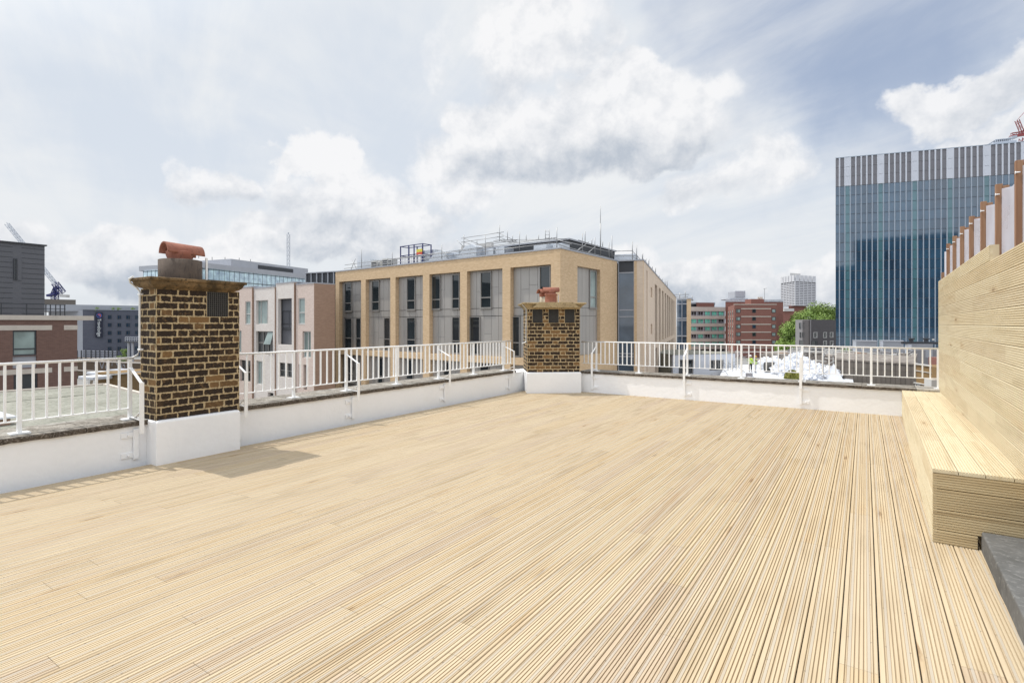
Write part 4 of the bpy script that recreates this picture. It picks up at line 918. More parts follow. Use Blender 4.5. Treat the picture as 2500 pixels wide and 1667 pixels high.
for (bm, xa, xb, yt, off), ws in zip(vols, vw):
    ua, ub = G.U(xa, off), G.U(xb, off); zt = G.Z(xb-1, yt, off)
    if xb == 766.6: ub = G.len
    hs = [rz(G, *r[:4], off) for r in ws]
    mb = MB(G.fr); cut_wall(mb, ua, ub-.002, GZ, zt, hs, off-.32, off); fr_ = mb.build('brick_front', M[bm], t)
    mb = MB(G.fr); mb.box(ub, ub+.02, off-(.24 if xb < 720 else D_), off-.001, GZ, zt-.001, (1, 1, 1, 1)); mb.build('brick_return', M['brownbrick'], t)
    mb = MB(G.fr); mb.box(ua, ub-.01, off-min(2.2, D_-.06), off-.45, GZ, zt-.3); mb.build('inner_wall', M['slate'], t)
    mb = MB(G.fr); mb.box(ua-.03, ub+.05, off-min(2.3, D_), off+.04, zt, zt+.10); mb.build('coping', M['greymetal'], t)
    for r, h in zip(ws, hs):
        k = r[4]
        if k == 'w': win(t, G, None, off-.12, mats=('framewhite', 'curtain'), transom=.45, uz=(h[0]+.03, h[1]-.03, h[2]+.03, h[3]-.03))
        elif k == 'c': win(t, G, None, off-.2, mats=('framewhite', 'curtain'), mull=[.55], uz=(h[0]+.03, h[1]-.03, h[2]+.03, h[3]-.03))
        elif k == 'd': win(t, G, None, off-.3, mats=('frame', 'glass'), mull=[.5] if h[1]-h[0] > 1.2 else None, transom=.45 if h[1]-h[0] > 1.2 else None, uz=(h[0]+.02, h[1]-.02, h[2]+.02, h[3]-.02))
        elif k == 'm': win(t, G, None, off-.25, mats=('framewhite', 'curtain'), mull=[.27, .80], uz=(h[0]+.02, h[1]-.02, h[2]+.02, h[3]-.02))
        elif k == 'b':
            win(t, G, None, off-.28, mats=('frame', 'glass'), mull=[.33, .62], transom=.5, uz=(h[0]+.02, h[1]-.02, h[2]+.02, h[3]-.02))
            mb = MB(G.fr); w_ = h[1]-h[0]; hh = h[3]-h[2]
            mb.quad([(h[0]+w_*.58, off+.22, h[2]+hh*.45), (h[0]+w_*.97, off+.22, h[2]+hh*.45), (h[0]+w_*.97, off-.1, h[3]-.05), (h[0]+w_*.66, off-.1, h[3]-.05)]); mb.build('open_casement', M['curtain'], t)
        else:
            zz = lambda y: h[3]-(h[3]-h[2])*(y-355)/(1145-355)
            mb = MB(G.fr); mb.box(h[0], h[1], off-.44, off-.36, zz(895), zz(845)); mb.box(h[0]+.05, h[1]-.05, off-.5, off-.42, zz(800), zz(782)); mb.box(h[0]+.05, h[1]-.05, off-.46, off-.42, zz(575), zz(558))
            for q in range(3): mb.box(h[0]+.08+(h[1]-h[0]-.16)*q/2-.02, h[0]+.08+(h[1]-h[0]-.16)*q/2+.02, off-.46, off-.42, zz(845), zz(575))
            for q in range(14): mb.box(h[0]+(h[1]-h[0])*q/14, h[0]+(h[1]-h[0])*q/14+.015, off-.45, off-.44, zz(800), zz(575))
            mb.build('balcony', M['darkmetal'], t)
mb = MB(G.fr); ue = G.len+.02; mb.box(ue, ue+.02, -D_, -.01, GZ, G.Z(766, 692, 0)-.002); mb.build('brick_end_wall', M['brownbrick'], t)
hb = at_d(747, 668.5, 62); hc = at_d(818, 667.5, 60); FH = Face(hb, hc)
t = thing('ribbed_roof_box', FH.pt(1, 4), 'dark ribbed metal enclosure rising behind the apartment block', 'enclosure')
mb = MB(FH.fr); mb.box(0, FH.len+2, -6, 0, GZ, hb.z); mb.build('wall', M['darkmetal'], t)
mb = MB(FH.fr)
for q in range(7): mb.box(q*FH.len/5.2, q*FH.len/5.2+.12, 0, .12, 3, hb.z)
mb.box(-.05, FH.len+2, -.1, .16, hb.z, hb.z+.12); mb.build('rib', M['greymetal'], t)

# ------------------------------------------------------------------ far glass office behind the near chimney
def vpdir(vx): a = (vx-1250)/FPX; return Vector((-sin(TH)+cos(TH)*a, cos(TH)+sin(TH)*a, 0)).normalized()
g0 = at_d(495, 653.5, 170); GA_ = Face(g0, Vector((g0.x, g0.y, 0))+vpdir(1789)*10); GA_.len = GA_.U(757)
GB_ = Face(Vector((g0.x, g0.y, 0))+vpdir(-2200)*60, g0)
t = thing('glass_office', Vector((g0.x, g0.y, GZ)), 'long distant office with a ribbon of sky blue glass under grey metal roof bands', 'building')
M['skyglass'] = glass('sky_reflecting_glass', (.30, .40, .50), 2.2, .05, .8)
ul = 60-GB_.U(350); zt = g0.z
mb = MB(); P = [GB_.pt(GB_.U(350), 0), GB_.pt(60, 0), GA_.pt(GA_.len, 0), GA_.pt(GA_.len, 0, -50), GB_.pt(GB_.U(350), 0, -50)]
prism(mb, P, GZ, zt); mb.build('glazing', M['skyglass'], t)
mb = MB()
zrows = [zt-.3-k*3.4 for k in range(6)]
for F_, a, b in ((GB_, GB_.U(350), 60), (GA_, 0, GA_.len)):
    n = int((b-a)/1.9)
    for k in range(n+1):
        u = a+(b-a)*k/n; mb.box(u-.035, u+.035, 0, .06, zt-22, zt, fr=F_.fr)
    for z in zrows: mb.box(a, b, 0, .14, z-.1, z+.08, fr=F_.fr)
mb.build('mullion_grid', M['darkmetal'], t)
zb = GA_.Z(495, 641)
mb = MB(); P = [GA_.pt(-.3, 0, .1), GA_.pt(GA_.len, 0, .1), GA_.pt(GA_.len, 0, -30), GA_.pt(-.3, 0, -30)]; prism(mb, P, zt, zb); mb.build('roof_band', M['greymetal'], t)
FU = Face(GA_.pt(0, 0, -4), GA_.pt(10, 0, -4)); u0 = FU.U(564); zu = FU.Z(564, 632); u1 = FU.U(752)
mb = MB(FU.fr); mb.box(u0, u1, -18, 0, zb-.5, zu); mb.build('upper_storey', M['greymetal'], t)
mb = MB(FU.fr); mb.box(FU.U(630), FU.U(715), 0, .2, FU.Z(630, 657), FU.Z(630, 647)); mb.build('louvre_band', M['darkmetal'], t)
mb = MB(FU.fr)
for px in (531, 563, 594, 628, 628, 655, 690): mb.box(FU.U(px), FU.U(px)+.12, -9, -8.88, zu, zu+random.uniform(1, 2.2))
mb.build('aerial', M['darkmetal'], t)
def lattice(mb, a, b, w, seg, r, n=4):
    """square lattice boom from a to b"""
    a = Vector(a); b = Vector(b); d = (b-a).normalized(); up = Vector((0, 0, 1)) if abs(d.z) < .9 else Vector((cos(TH), sin(TH), 0))
    x = d.cross(up).normalized(); y = x.cross(d); L = (b-a).length; k = max(2, int(L/seg))
    cs = [(-1, -1), (1, -1), (1, 1), (-1, 1)] if n == 4 else [(-1, -1), (1, -1), (0, 1)]
    c = lambda q, i: a+d*L*q/k+x*cs[i][0]*w/2+y*cs[i][1]*w/2
    for i in range(n): mb.bar(c(0, i), c(k, i), r*1.5)
    for q in range(k):
        for i in range(n):
            j = (i+1) % n; mb.bar(c(q, i), c(q+1, j), r)
            mb.bar(c(q, i), c(q, j), r)
t = thing('lattice_mast', at_d(704, 655, 176), 'thin pale lattice mast standing on the far glass office', 'mast')
mb = MB(); lattice(mb, at_d(704, 655, 176), at_d(704, 572, 176), .75, 1.3, .05); mb.build('lattice', M['paleblue'], t)
mb = MB(); mb.bar(at_d(704, 572, 176), at_d(704, 568, 176), .3); mb.build('tip', M['paleblue'], t)

# ------------------------------------------------------------------ left: slate grey house on brown brick, its terrace rail
b1 = at_d(188.7, 781.6, 44); BF = Face(Vector((b1.x, b1.y, 0))+vpdir(2110)*-24, b1)
t = thing('brown_brick_block', Vector((b1.x, b1.y, GZ)), 'brown brick block with pale bands and a set-back slate grey top storey at the left', 'building')
zt = BF.Z(188, 781.6); u9 = BF.len
w1 = rz(BF, 31, 807, 89.5, 869, 0); w2 = rz(BF, 33, 901, 92, 962, 0); w2 = (w2[0], w2[1], w1[2]-3.35, w1[3]-3.35)
w3 = (w1[0], w1[1], w1[2]-.95, w1[2]-.05)
mb = MB(BF.fr); cut_wall(mb, -2, u9, GZ, zt, [w1, w2, w3], -.3, 0); mb.build('brick_front', M['purplebrick'], t)
mb = MB(BF.fr); mb.box(-2, u9-.01, -14, -.5, GZ, zt-.05); mb.build('inner_wall', M['slate'], t)
win(t, BF, None, -.15, mats=('darkmetal', 'curtain'), transom=.26, uz=(w1[0]+.02, w1[1]-.02, w1[2]+.02, w1[3]-.02)); win(t, BF, None, -.15, mats=('darkmetal', 'glass'), transom=.26, uz=(w2[0]+.02, w2[1]-.02, w2[2]+.02, w2[3]-.02))
mb = MB(BF.fr); mb.box(w3[0]+.01, w3[1]-.01, -.3, -.12, w3[2], w3[3]); mb.build('spandrel_panel', M['hotellight'], t)
mb = MB(BF.fr)
for dz in (0, -3.35):
    for a, b in ((-2, BF.U(127)), (BF.U(156), u9+.02)): mb.box(a, b, 0, .03, w1[3]+dz+.02, w1[3]+dz+.40)
mb.build('stone_band', M['bandstone'], t)
mb = MB(BF.fr); mb.box(-2, u9+1.1, -4, .12, zt, zt+.36); mb.build('terrace_coping', M['bandstone'], t)
SO = -2.0; us_ = BF.U(109, SO); zs_ = BF.Z(109, 601, SO)
mb = MB(BF.fr); mb.box(-6, us_, SO-10, SO, zt+.36, zs_); mb.build('slate_storey', M['slate'], t)
mb = MB(BF.fr); k = zt+.5
while k < zs_-.3:
    for a, b in ((-6, BF.U(31, SO)), (BF.U(53, SO), us_+.01)):
        mb.box(a, b, SO, SO+.02, k, k+.03)
    k += .40
mb.box(-6, us_+.12, SO-10, SO+.16, zs_, zs_+.1)
mb.build('board_joint', M['darkmetal'], t)
win(t, BF, (33, 631, 41.5, 683), SO+.03, mats=('darkmetal', 'glass'), transom=.5, sill=False)
fbox('shutter_panel', 'slate', BF, (42.5, 632, 53, 684), SO+.05, .08, t)
RO = -.25
t = thing('terrace_railing', BF.pt(10, zt+.36, RO), 'dark metal railing on the terrace below the slate grey storey', 'railing')
zr1 = BF.Z(100, 743, RO)
mb = MB(BF.fr)
for z in (zr1, (zr1+zt+.36)/2+.1): mb.box(-2, BF.U(160, RO), RO-.02, RO+.02, z-.025, z+.025)
mb.build('rail', M['darkmetal'], t)
for px in (3, 65, 112, 123, 136, 147, 158):
    mb = MB(BF.fr); u = BF.U(px, RO); mb.box(u-.03, u+.03, RO-.03, RO+.03, zt+.36, zr1); mb.build('post', M['darkmetal'], t)

# hotel
h1 = at_d(202, 756, 190); HF = Face(h1, Vector((h1.x, h1.y, 0))+vpdir(1250+FPX*1.2)*10); HF.len = HF.U(352)
t = thing('hotel', Vector((h1.x, h1.y, GZ)), 'distant dark grey hotel with small blue windows and a tall navy sign', 'hotel')
mb = MB(); vbox(mb, HF, 0, HF.len, 0, 20, GZ, h1.z); mb.build('wall', M['hotel'], t)
hl = at_d(118, 757, 196); HL = Face(hl, HF.pt(0, 0)); mb = MB(HL.fr); mb.box(0, HL.len-.05, -15, -.05, GZ, h1.z-.2); mb.build('side_wall', M['hotellight'], t)
zu = HF.Z(202, 744, -2); mb = MB(HF.fr); mb.box(-16, HF.len, -18, -2, h1.z-.5, zu); mb.box(-.3, HF.len, -1, .3, h1.z, h1.z+.3); mb.build('roof_storey', M['hotellight'], t)
for cx in ((262.9, 273), (286.5, 296), (307.6, 318), (329.4, 339.3)):
    for r in range(5):
        z1 = HF.Z(263, 769.4+.0)-r*2.86; z0 = z1-1.4
        if (r == 3 and cx[0] > 300): continue
        win(t, HF, None, .05, mats=('darkmetal', 'blueglass'), uz=(HF.U(cx[0]), HF.U(cx[1])-.05, z0, z1), mull=[.6], sill=False, fw=.12)
sg = rz(HF, 233, 762.5, 251, 823.4, .6)
mb = MB(HF.fr); mb.box(sg[0], sg[1], .1, .6, sg[2], sg[3]); sign = mb.build('sign_board', M['navy'], t)
sw = sg[1]-sg[0]; shh = sg[3]-sg[2]
cu = bpy.data.curves.new('lettering', 'FONT'); cu.body = 'Travelodge'; cu.size = sw*.72; cu.extrude = .03; cu.align_x = 'LEFT'; cu.align_y = 'CENTER'; cu.space_character = 1.0
to = bpy.data.objects.new('tmp', cu); S.collection.objects.link(to); bpy.context.view_layer.update()
me = bpy.data.meshes.new_from_object(to.evaluated_get(bpy.context.evaluated_depsgraph_get())); bpy.data.objects.remove(to)
wid = max(v.co.x for v in me.vertices); k = shh*.72/wid
for v in me.vertices: v.co = v.co*k
me.materials.clear(); me.materials.append(M['signwhite'])
lo = bpy.data.objects.new('lettering', me); S.collection.objects.link(lo); lo.parent = sign
base = HF.pt((sg[0]+sg[1])/2, sg[3]-shh*.25, .66)
ex = Vector((0, 0, -1)); ey = HF.u.copy(); ez = HF.o.copy()      # text runs downwards
lo.matrix_local = Matrix.Translation(-parent_world(sign)) @ Matrix(((ex.x, ey.x, ez.x, base.x), (ex.y, ey.y, ez.y, base.y), (ex.z, ey.z, ez.z, base.z), (0, 0, 0, 1)))
cc_ = HF.pt((sg[0]+sg[1])/2, sg[3]-shh*.125, .62); FRs = Matrix(((HF.u.x, 0, HF.o.x, cc_.x), (HF.u.y, 0, HF.o.y, cc_.y), (0, 1, 0, cc_.z), (0, 0, 0, 1)))
mb = MB(FRs); R_ = sw*.36
def ringflat(mb, r0, r1, a0, a1, z, n=24, sy=1.15):
    for q in range(n):
        a, b = a0+(a1-a0)*q/n, a0+(a1-a0)*(q+1)/n
        mb.quad([(r0*cos(a), r0*sin(a)*sy, z), (r1*cos(a), r1*sin(a)*sy, z), (r1*cos(b), r1*sin(b)*sy, z), (r0*cos(b), r0*sin(b)*sy, z)])
ringflat(mb, R_*.78, R_, 0, 2*pi, .0); ringflat(mb, 0, R_*.3, 0, 2*pi, .004); mb.build('sign_ring', M['signblue'], sign)
mb = MB(FRs); ringflat(mb, R_*.3, R_*.66, radians(-60), radians(150), .008); mb.build('sign_swirl', M['signred'], sign)

# dark flat roof far behind, crane above it
fbox('far_block', 'brownpanel', HF, (100, 730, 185, 760), -45, 20, label='low dark brown block on the skyline under the blue crane', cat='building')
cb_ = at_d(134, 735, 260)
t = thing('tower_crane', cb_, 'blue luffing crane with a long pale jib rising to the left', 'crane')
mb = MB(); lattice(mb, at_d(134, 745, 260), at_d(134, 722, 260), 2.0, 2.2, .2); mb.build('tower', M['bluepaint'], t)
mb = MB(); lattice(mb, at_d(152, 714, 260), at_d(134, 691, 260), 2.0, 2.2, .2); lattice(mb, at_d(138, 722, 260), at_d(137, 698, 260), 1.3, 2, .2); lattice(mb, at_d(126, 722, 260), at_d(134, 703, 260), .8, 2, .18); mb.build('apex_frame', M['bluepaint'], t)
mb = MB(); lattice(mb, at_d(135, 692, 260), at_d(16.5, 546, 260), 1.3, 2.0, .12); mb.build('jib', M['paleblue'], t)
mb = MB(); a = at_d(118, 722, 260); b = at_d(138, 717, 260); mb.bar(a, b, 2.5, 1.0); mb.build('machine_deck', M['bluepaint'], t)
mb = MB(); mb.bar(at_d(150, 722, 260), at_d(166, 723, 260), 2.0, 1.3); mb.build('counterweight', M['concrete'], t)

# ------------------------------------------------------------------ flat green roof below the left parapet, railway beyond
c1, c2, c3 = at_z(255, 939.5, -1.2), at_z(352, 964, -1.2), at_z(-160, 970, -1.2)
t = thing('flat_roof', Vector((-14, 10, -1.2)), 'flat mossy green roof just below the left parapet', 'roof')
mb = MB(); e2 = c2+(c2-c1)*1.2; P = [(-7.3, -3), (-7.3, e2.y-2.0), (e2.x, e2.y), (c1.x, c1.y), (c3.x, c3.y), (-26, -3)]
prism(mb, P, GZ, -1.2); mb.build('roof_deck', M['felt'], t)
def kerb(a, b, h=.05): 
    mb = MB(); mb.bar(Vector((a.x, a.y, -1.18)), Vector((b.x, b.y, -1.18)), .16, h*2); return mb.build('edge_kerb', M['bandstone'], t)
kerb(c3, c1); kerb(c1, e2)
mb = MB(); a, b = at_z(0, 983, -1.2), at_z(255, 960, -1.2); mb.bar(Vector((a.x, a.y, -1.195)), Vector((b.x, b.y, -1.195)), .05, .03); mb.build('felt_seam', M['felt'], t)
r0 = at_z(28, 1036, -1.2)
t = thing('roof_light', Vector((r0.x, r0.y, -1.2)), 'white edged roof light on a brick upstand on the green roof', 'roof light')
mb = MB(); mb.box(r0.x-1.6, r0.x, r0.y-2.2, r0.y-.02, -1.2, -1.02); mb.build('upstand', M['brownbrick'], t)
mb = MB(); mb.box(r0.x-1.7, r0.x+.1, r0.y-2.3, r0.y+.08, -1.02, -.97); mb.build('cover', M['sheet'], t)
# viaduct wall with a parapet rail
vf = Face(at_d(150, 885, 120), at_d(420, 885, 108))
t = thing('railway_viaduct', vf.pt(12, GZ), 'old brown brick railway viaduct with painted scrawls in front of the hotel', 'viaduct')
zv = vf.Z(200, 882); mb = MB(vf.fr); mb.box(-10, 60, -9, 0, GZ, zv); mb.build('wall', M['graffitiwall'], t)
mb = MB(vf.fr); mb.box(-10, 60, -.2, .15, zv, zv+.25); mb.box(-10, 60, 0, .12, zv-2.1, zv-1.85); mb.build('string_course', M['buffconc'], t)
random.seed(5)
for k in range(18):
    u = vf.U(233)+random.random()*(vf.U(322)-vf.U(233)); z = zv-.5-random.random()*.9
    mb = MB(); mb.bar(vf.pt(u, z, .03), vf.pt(u+random.uniform(-.5, .5), z+random.uniform(.3, .9), .03), .05, .12); mb.build('painted_scrawl', M['hotellight'], t)
vr = Face(at_d(150, 870, 124), at_d(420, 870, 112))
t = thing('parapet_railing', vr.pt(8, zv), 'railing of grey posts and rails on top of the viaduct', 'railing')
mb = MB(vr.fr)
for y in (856, 861, 866, 871, 876): z = vr.Z(200, y); mb.box(vr.U(185), vr.U(287), -.06, .06, z-.09, z+.09)
mb.build('rail', M['hotellight'], t)
for px in (190, 200, 211, 224, 235, 245, 257, 266, 276, 287):
    mb = MB(vr.fr); u = vr.U(px); mb.box(u-.1, u+.1, .06, .2, zv-.2, vr.Z(px, 855)); mb.build('post', M['darkmetal'], t)
t = thing('signal_gantry', vr.pt(vr.U(320), zv), 'grey railway signal gantry on two posts in front of the hotel', 'gantry')
for px in (314, 324): mb = MB(vr.fr); u = vr.U(px); mb.box(u-.16, u+.16, -.16, .16, zv-1, vr.Z(px, 836)); mb.build('post', M['greymetal'], t)
mb = MB(vr.fr); mb.box(vr.U(309), vr.U(345), -.5, .5, vr.Z(315, 836), vr.Z(315, 833)); mb.build('deck', M['darkmetal'], t)
mb = MB(vr.fr)
for y in (822.5, 827.5): z = vr.Z(315, y); mb.box(vr.U(311), vr.U(345), .4, .5, z-.06, z+.06)
for q in range(7): u = vr.U(311+q*5.5); mb.box(u-.05, u+.05, .4, .5, vr.Z(315, 833), vr.Z(315, 822.5))
mb.build('handrail', M['greymetal'], t)
# yard between: rooflights, low building with ochre wall
yf = Face(at_d(195, 915, 62), at_d(352, 905, 58))
t = thing('yard_building', yf.pt(6, GZ), 'low ochre brick yard building with a white edged sloping parapet', 'building')
z_ = yf.Z(300, 912); mb = MB(yf.fr); mb.box(yf.U(232), yf.U(360), -6, 0, GZ, z_); mb.build('wall', M['ochre'], t)
mb = MB(); mb.bar(yf.pt(yf.U(226), yf.Z(226, 919), .1), yf.pt(yf.U(356), yf.Z(356, 906), .1), .3, .14); mb.bar(yf.pt(yf.U(226), yf.Z(226, 919), .1), yf.pt(yf.U(222), yf.Z(222, 941), .1), .3, .3); mb.build('parapet_edge', M['framewhite'], t)
for k, (px0, px1, y0, y1, off, ma, la) in enumerate(((258, 309, 902, 913, -5, 'hotellight', 'pale grey flat box on the yard building roof, the rightmost one'), (190, 228, 918, 926, 2, 'sheet', 'white flat canopy in the yard, lowest on the left'), (210, 236, 908, 914, -4, 'sheet', 'white domed roof light beside the grey box in the yard'))):
    u0, u1 = yf.U(px0, off), yf.U(px1, off); z0, z1 = yf.Z(px0, y1, off), yf.Z(px0, y0, off)
    mb = MB(yf.fr); mb.box(u0, u1, off-2, off, z0, z1); o = mb.build('roof_box', M[ma], None, bevel=.08); tag(o, la, 'roof box')

# ------------------------------------------------------------------ glass tower
t0_ = at_d(2040.4, 387.5, 230); TF = Face(t0_, Vector((t0_.x, t0_.y, 0))-vpdir(-2600)*10)
TF.len = 84.0; ztp = t0_.z; zcr = TF.Z(2040.4, 456.4); zbt = GZ
t = thing('glass_tower', Vector((t0_.x, t0_.y, GZ)), 'tall blue glass office tower with thin white fins and a striped grey crown', 'tower')
def tower_glass(name, lo_, hi_, ior=2.0):
    m, tt = new_mat(name); g = tt.n('ShaderNodeNewGeometry').outputs['Position']
    uv = tt.n('ShaderNodeUVMap', uv_map='UVMap').outputs[0]; sc = tt.scale(uv, (1/2.0, 1/4.0, 1))
    cell = tt.n('ShaderNodeTexWhiteNoise', {'Vector': tt.vm('FLOOR', sc)}, noise_dimensions='2D').outputs[0]
    big = tt.noise(uv, .06, 4, .6)
    f = tt.m('ADD', tt.m('MULTIPLY', cell, .45), tt.m('MULTIPLY', tt.mr(big, .35, .65), .55))
    c = tt.mix(f, lo_, hi_)
    finish(tt, c, .04, 0, tt.noise(uv, .22, 3), .05, .05, .5, **{'IOR': ior}); return m
M['tglass'] = tower_glass('tower_blue_glass', (.013, .038, .070), (.042, .115, .19), 2.0)
M['tteal'] = tower_glass('tower_teal_glass', (.05, .14, .17), (.10, .22, .25), 1.8)
M['fin'] = plain('pale_tower_fin', (.36, .41, .47), .4, .04, .5)
M['crownd'] = plain('dark_crown_louvre', (.20, .195, .21), .6, .08, .3)
M['crownl'] = plain('light_crown_panel', (.62, .64, .69), .5, .04, .3)
bay = (TF.U(2160)-TF.U(2048.5))/10/1.0
bay = 2.0; nb = int(TF.len/bay)
f0 = TF.U(2049.3)
mb = MB(TF.fr); mb.fr = None; vbox(mb, TF, 0, TF.len, -.25, 35, zbt, ztp-.4); mb.build('core', M['crownd'], t)
k = 0; z = zcr; floors = []
while z > GZ: floors.append((max(GZ, z-4.0), z)); z -= 4.0
edges = [0]+[f0+bay*i for i in range(nb+1) if f0+bay*i < TF.len-.5]+[TF.len]
light = [i for i in range(len(edges)-1) if (i-2) % 6 == 0]
for za, zb in floors:
    if zb < -6: continue
    mb = MB(TF.fr)
    for i in range(len(edges)-1): mb.box(edges[i]+.03, edges[i+1]-.03, -.2, 0, za+.10, zb-.10, mi=1 if i in light else 0)
    mb.build('glazing_band', [M['tglass'], M['tteal']], t)
for i, u in enumerate(edges[1:-1]):
    mb = MB(TF.fr); mb.box(u-.19, u+.19, 0, .16, zbt, zcr); mb.build('fin', M['fin'], t)
    mb = MB(TF.fr); mb.box(u-.26, u+.26, 0, .34, zcr, ztp); mb.build('crown_fin', M['crownl'], t)
mb = MB(TF.fr)
for i in range(len(edges)-1):
    for q in range(3):
        h = (ztp-zcr)/3; mb.box(edges[i]+.03, edges[i+1]-.03, -.3, .0 if i not in light else .30, zcr+q*h+.05, zcr+(q+1)*h-.05, mi=1 if i in light else 0)
mb.build('crown_panel', [M['crownd'], M['crownl']], t)
mb = MB(TF.fr); mb.fr = None; vbox(mb, TF, -.1, TF.len, .3, 34, ztp, ztp+.3); mb.build('roof_edge', M['fin'], t)
tu0, tu1 = TF.U(2425, -14), TF.U(2482, -14)
mb = MB(TF.fr); zz = TF.Z(2450, 345, -14); mb.box(tu0, tu1, -26, -14, ztp, zz); mb.box(tu0+1, tu1-1, -25, -14.5, zz+1, zz+1.2)
for q in range(10): mb.box(tu0+1+(tu1-tu0-2)*q/9-.1, tu0+1+(tu1-tu0-2)*q/9+.1, -14.7, -14.5, zz, zz+1.1)
mb.build('roof_plant', M['paleblue'], t)
t = thing('tower_crane', at_d(2497, 350, 262), 'red luffing crane above the right end of the glass tower', 'crane')
mb = MB(); lattice(mb, at_d(2496.5, 372, 262), at_d(2496.5, 338, 262), 1.8, 2.2, .16); mb.build('tower', M['red'], t)
mb = MB(); mb.bar(at_d(2467, 334, 262), at_d(2512, 328, 262), 1.6, .9); lattice(mb, at_d(2470, 328, 262), at_d(2498, 324, 262), 1.0, 2, .14); mb.build('machine_deck', M['red'], t)
mb = MB(); mb.bar(at_d(2466.5, 337, 262), at_d(2479, 335, 262), 2, 1.3); mb.build('counterweight', M['paleblue'], t)
mb = MB(); lattice(mb, at_d(2497, 328, 262), at_d(2483, 294, 262), 1.2, 2, .14); mb.bar(at_d(2483, 294, 262), at_d(2505, 270, 262), .15); lattice(mb, at_d(2497, 330, 262), at_d(2540, 262, 262), 1.2, 2, .14); mb.build('jib', M['red'], t)

# city block behind the viewer: it shows as the dark reflection in the glass tower
rf = Vector((sin(TH), -cos(TH), 0)); rr_ = Vector((cos(TH), sin(TH), 0)); pc = rf*400+rr_*180
t = thing('reflected_block', Vector((pc.x, pc.y, GZ)), 'dark office block mirrored in the lower half of the glass tower', 'building')
mb = MB(fr3(Vector((pc.x, pc.y, 0)), rr_, rf, ZU)); mb.box(-330, -92, 0, 40, GZ, 84); mb.box(-91.9, 20, -10, 40, GZ, 118); mb.box(20.1, 160, 0, 40, GZ, 104); mb.box(160.1, 420, -6, 40, GZ, 122); mb.build('wall', M['blackbrick'], t)

# ------------------------------------------------------------------ green windowed offices, red flats, concrete tower
gf = Face(at_d(1686.5, 749, 232), at_d(1771, 749, 236))
t = thing('green_window_office', gf.pt(5, GZ), 'distant office with buff bands and rows of green glazed windows', 'building')
zt = gf.Z(1687, 749); mb = MB(gf.fr); mb.fr = None; vbox(mb, gf, 0, gf.len, -.5, 25, GZ, zt-.3); mb.build('core', M['seam'], t)
sp = 18.6*232/FPX
mb = MB(gf.fr); mb.box(0, gf.len, -.6, 0, gf.Z(1687, 759.5), zt)
for k in range(5): z = gf.Z(1687, 771)-sp*k; mb.box(0, gf.len, -.6, 0, z-1.35, z)
mb.build('spandrel_band', M['buffconc'], t)
for k in range(5):
    z1 = gf.Z(1687, 760)-sp*k; z0 = z1-1.95
    for q in range(5):
        u = gf.U(1688.5+16.7*q); win(t, gf, None, -.35, mats=('greymetal', 'greenglass' if random.random() < .85 else 'glass'), uz=(u, u+2.5, z0, z1), mull=[.5], transom=.25, sill=False, fw=.12)
mb = MB(gf.fr)
for k in range(5):
    for q in range(6): u = gf.U(1685.5+16.7*q); mb.box(u-.2, u+.35, -.45, -.3, gf.Z(1687, 760)-sp*k-2, gf.Z(1687, 760)-sp*k)
mb.build('pilaster', M['hotellight'], t)
rfz = gf.Z(1687, 733, -8); mb = MB(); vbox(mb, gf, 1, gf.len, -8, 12, zt-.5, gf.Z(1687, 742, -8)); vbox(mb, gf, gf.U(1700, -7), gf.U(1743, -7), -7, 10, zt, gf.Z(1700, 739, -7), mi=1); vbox(mb, gf, 1, gf.len, -7.5, 12, gf.Z(1687, 742, -8)+.01, gf.Z(1687, 738, -8), mi=2); mb.build('roof_storey', [M['darkmetal'], M['redbrick'], M['greymetal']], t)

rcn = at_d(1793, 744, 190); RF = Face(rcn, at_d(1895.5, 743.5, 190)); RL = Face(at_d(1776, 749, 215), rcn)
t = thing('red_brick_flats', Vector((rcn.x, rcn.y, GZ)), 'dark red brick block of flats with pale stone bands and a small roof hut', 'building')
zt = rcn.z; sp = 19.0*190/FPX; U_ = lambda px: RF.U(px)
mb = MB(); q0 = RL.pt(0, 0); q1 = RF.pt(RF.len, 0); P = [q0, RF.pt(0, 0), q1, q1*1.1, q0*1.06+RF.u*2]; prism(mb, P, GZ, zt); mb.build('wall', M['redbrick'], t)
mb = MB(RF.fr); z0 = RF.Z(1793, 752.8)
for k in range(6): mb.box(U_(1809.5), U_(1882), 0, .12, z0-.28-k*sp, z0-k*sp+.02)
mb.build('stone_band', M['bandstone'], t)
mb = MB(RL.fr)
for k in range(6):
    for q in range(3): u = RL.len*(.22+.3*q); mb.box(u-.6, u+.6, 0, .2, z0-1.2-k*sp, z0-.6-k*sp); mb.box(u-.45, u-.25, .0, .25, z0-3.0-k*sp, z0-1.2-k*sp)
mb.build('window_trim', M['bandstone'], t)
for k in range(5):
    z1 = RF.Z(1793, 754.5)-k*sp
    for a, b, mt in ((1797, 1807.5, ('darkmetal', 'curtain')), (1836.5, 1845, ('darkmetal', 'glass' if k not in (2, 4) else 'blueglass')), (1884, 1893.5, ('darkmetal', 'curtain'))):
        win(t, RF, None, .06, mats=mt, uz=(U_(a), U_(b), z1-1.3, z1), mull=[.35] if a < 1800 else None, sill=False, fw=.14)
    for q in range(3): u = RL.len*(.22+.3*q); win(t, RL, None, .06, mats=('darkmetal', 'glass'), uz=(u-.2, u+.7, z1-1.8, z1-.2), sill=False, fw=.1)
mb = MB(RF.fr); mb.box(U_(1843), U_(1875), -8, -3, zt, RF.Z(1843, 730, -3)); hut = mb.build('roof_hut', M['redbrick'], t)
mb = MB(RF.fr)
for px in (1851.5, 1855.7, 1860): u = RF.U(px, -5); mb.box(u-.2, u+.2, -5.2, -4.8, RF.Z(1843, 730, -3), RF.Z(1851, 725, -5))
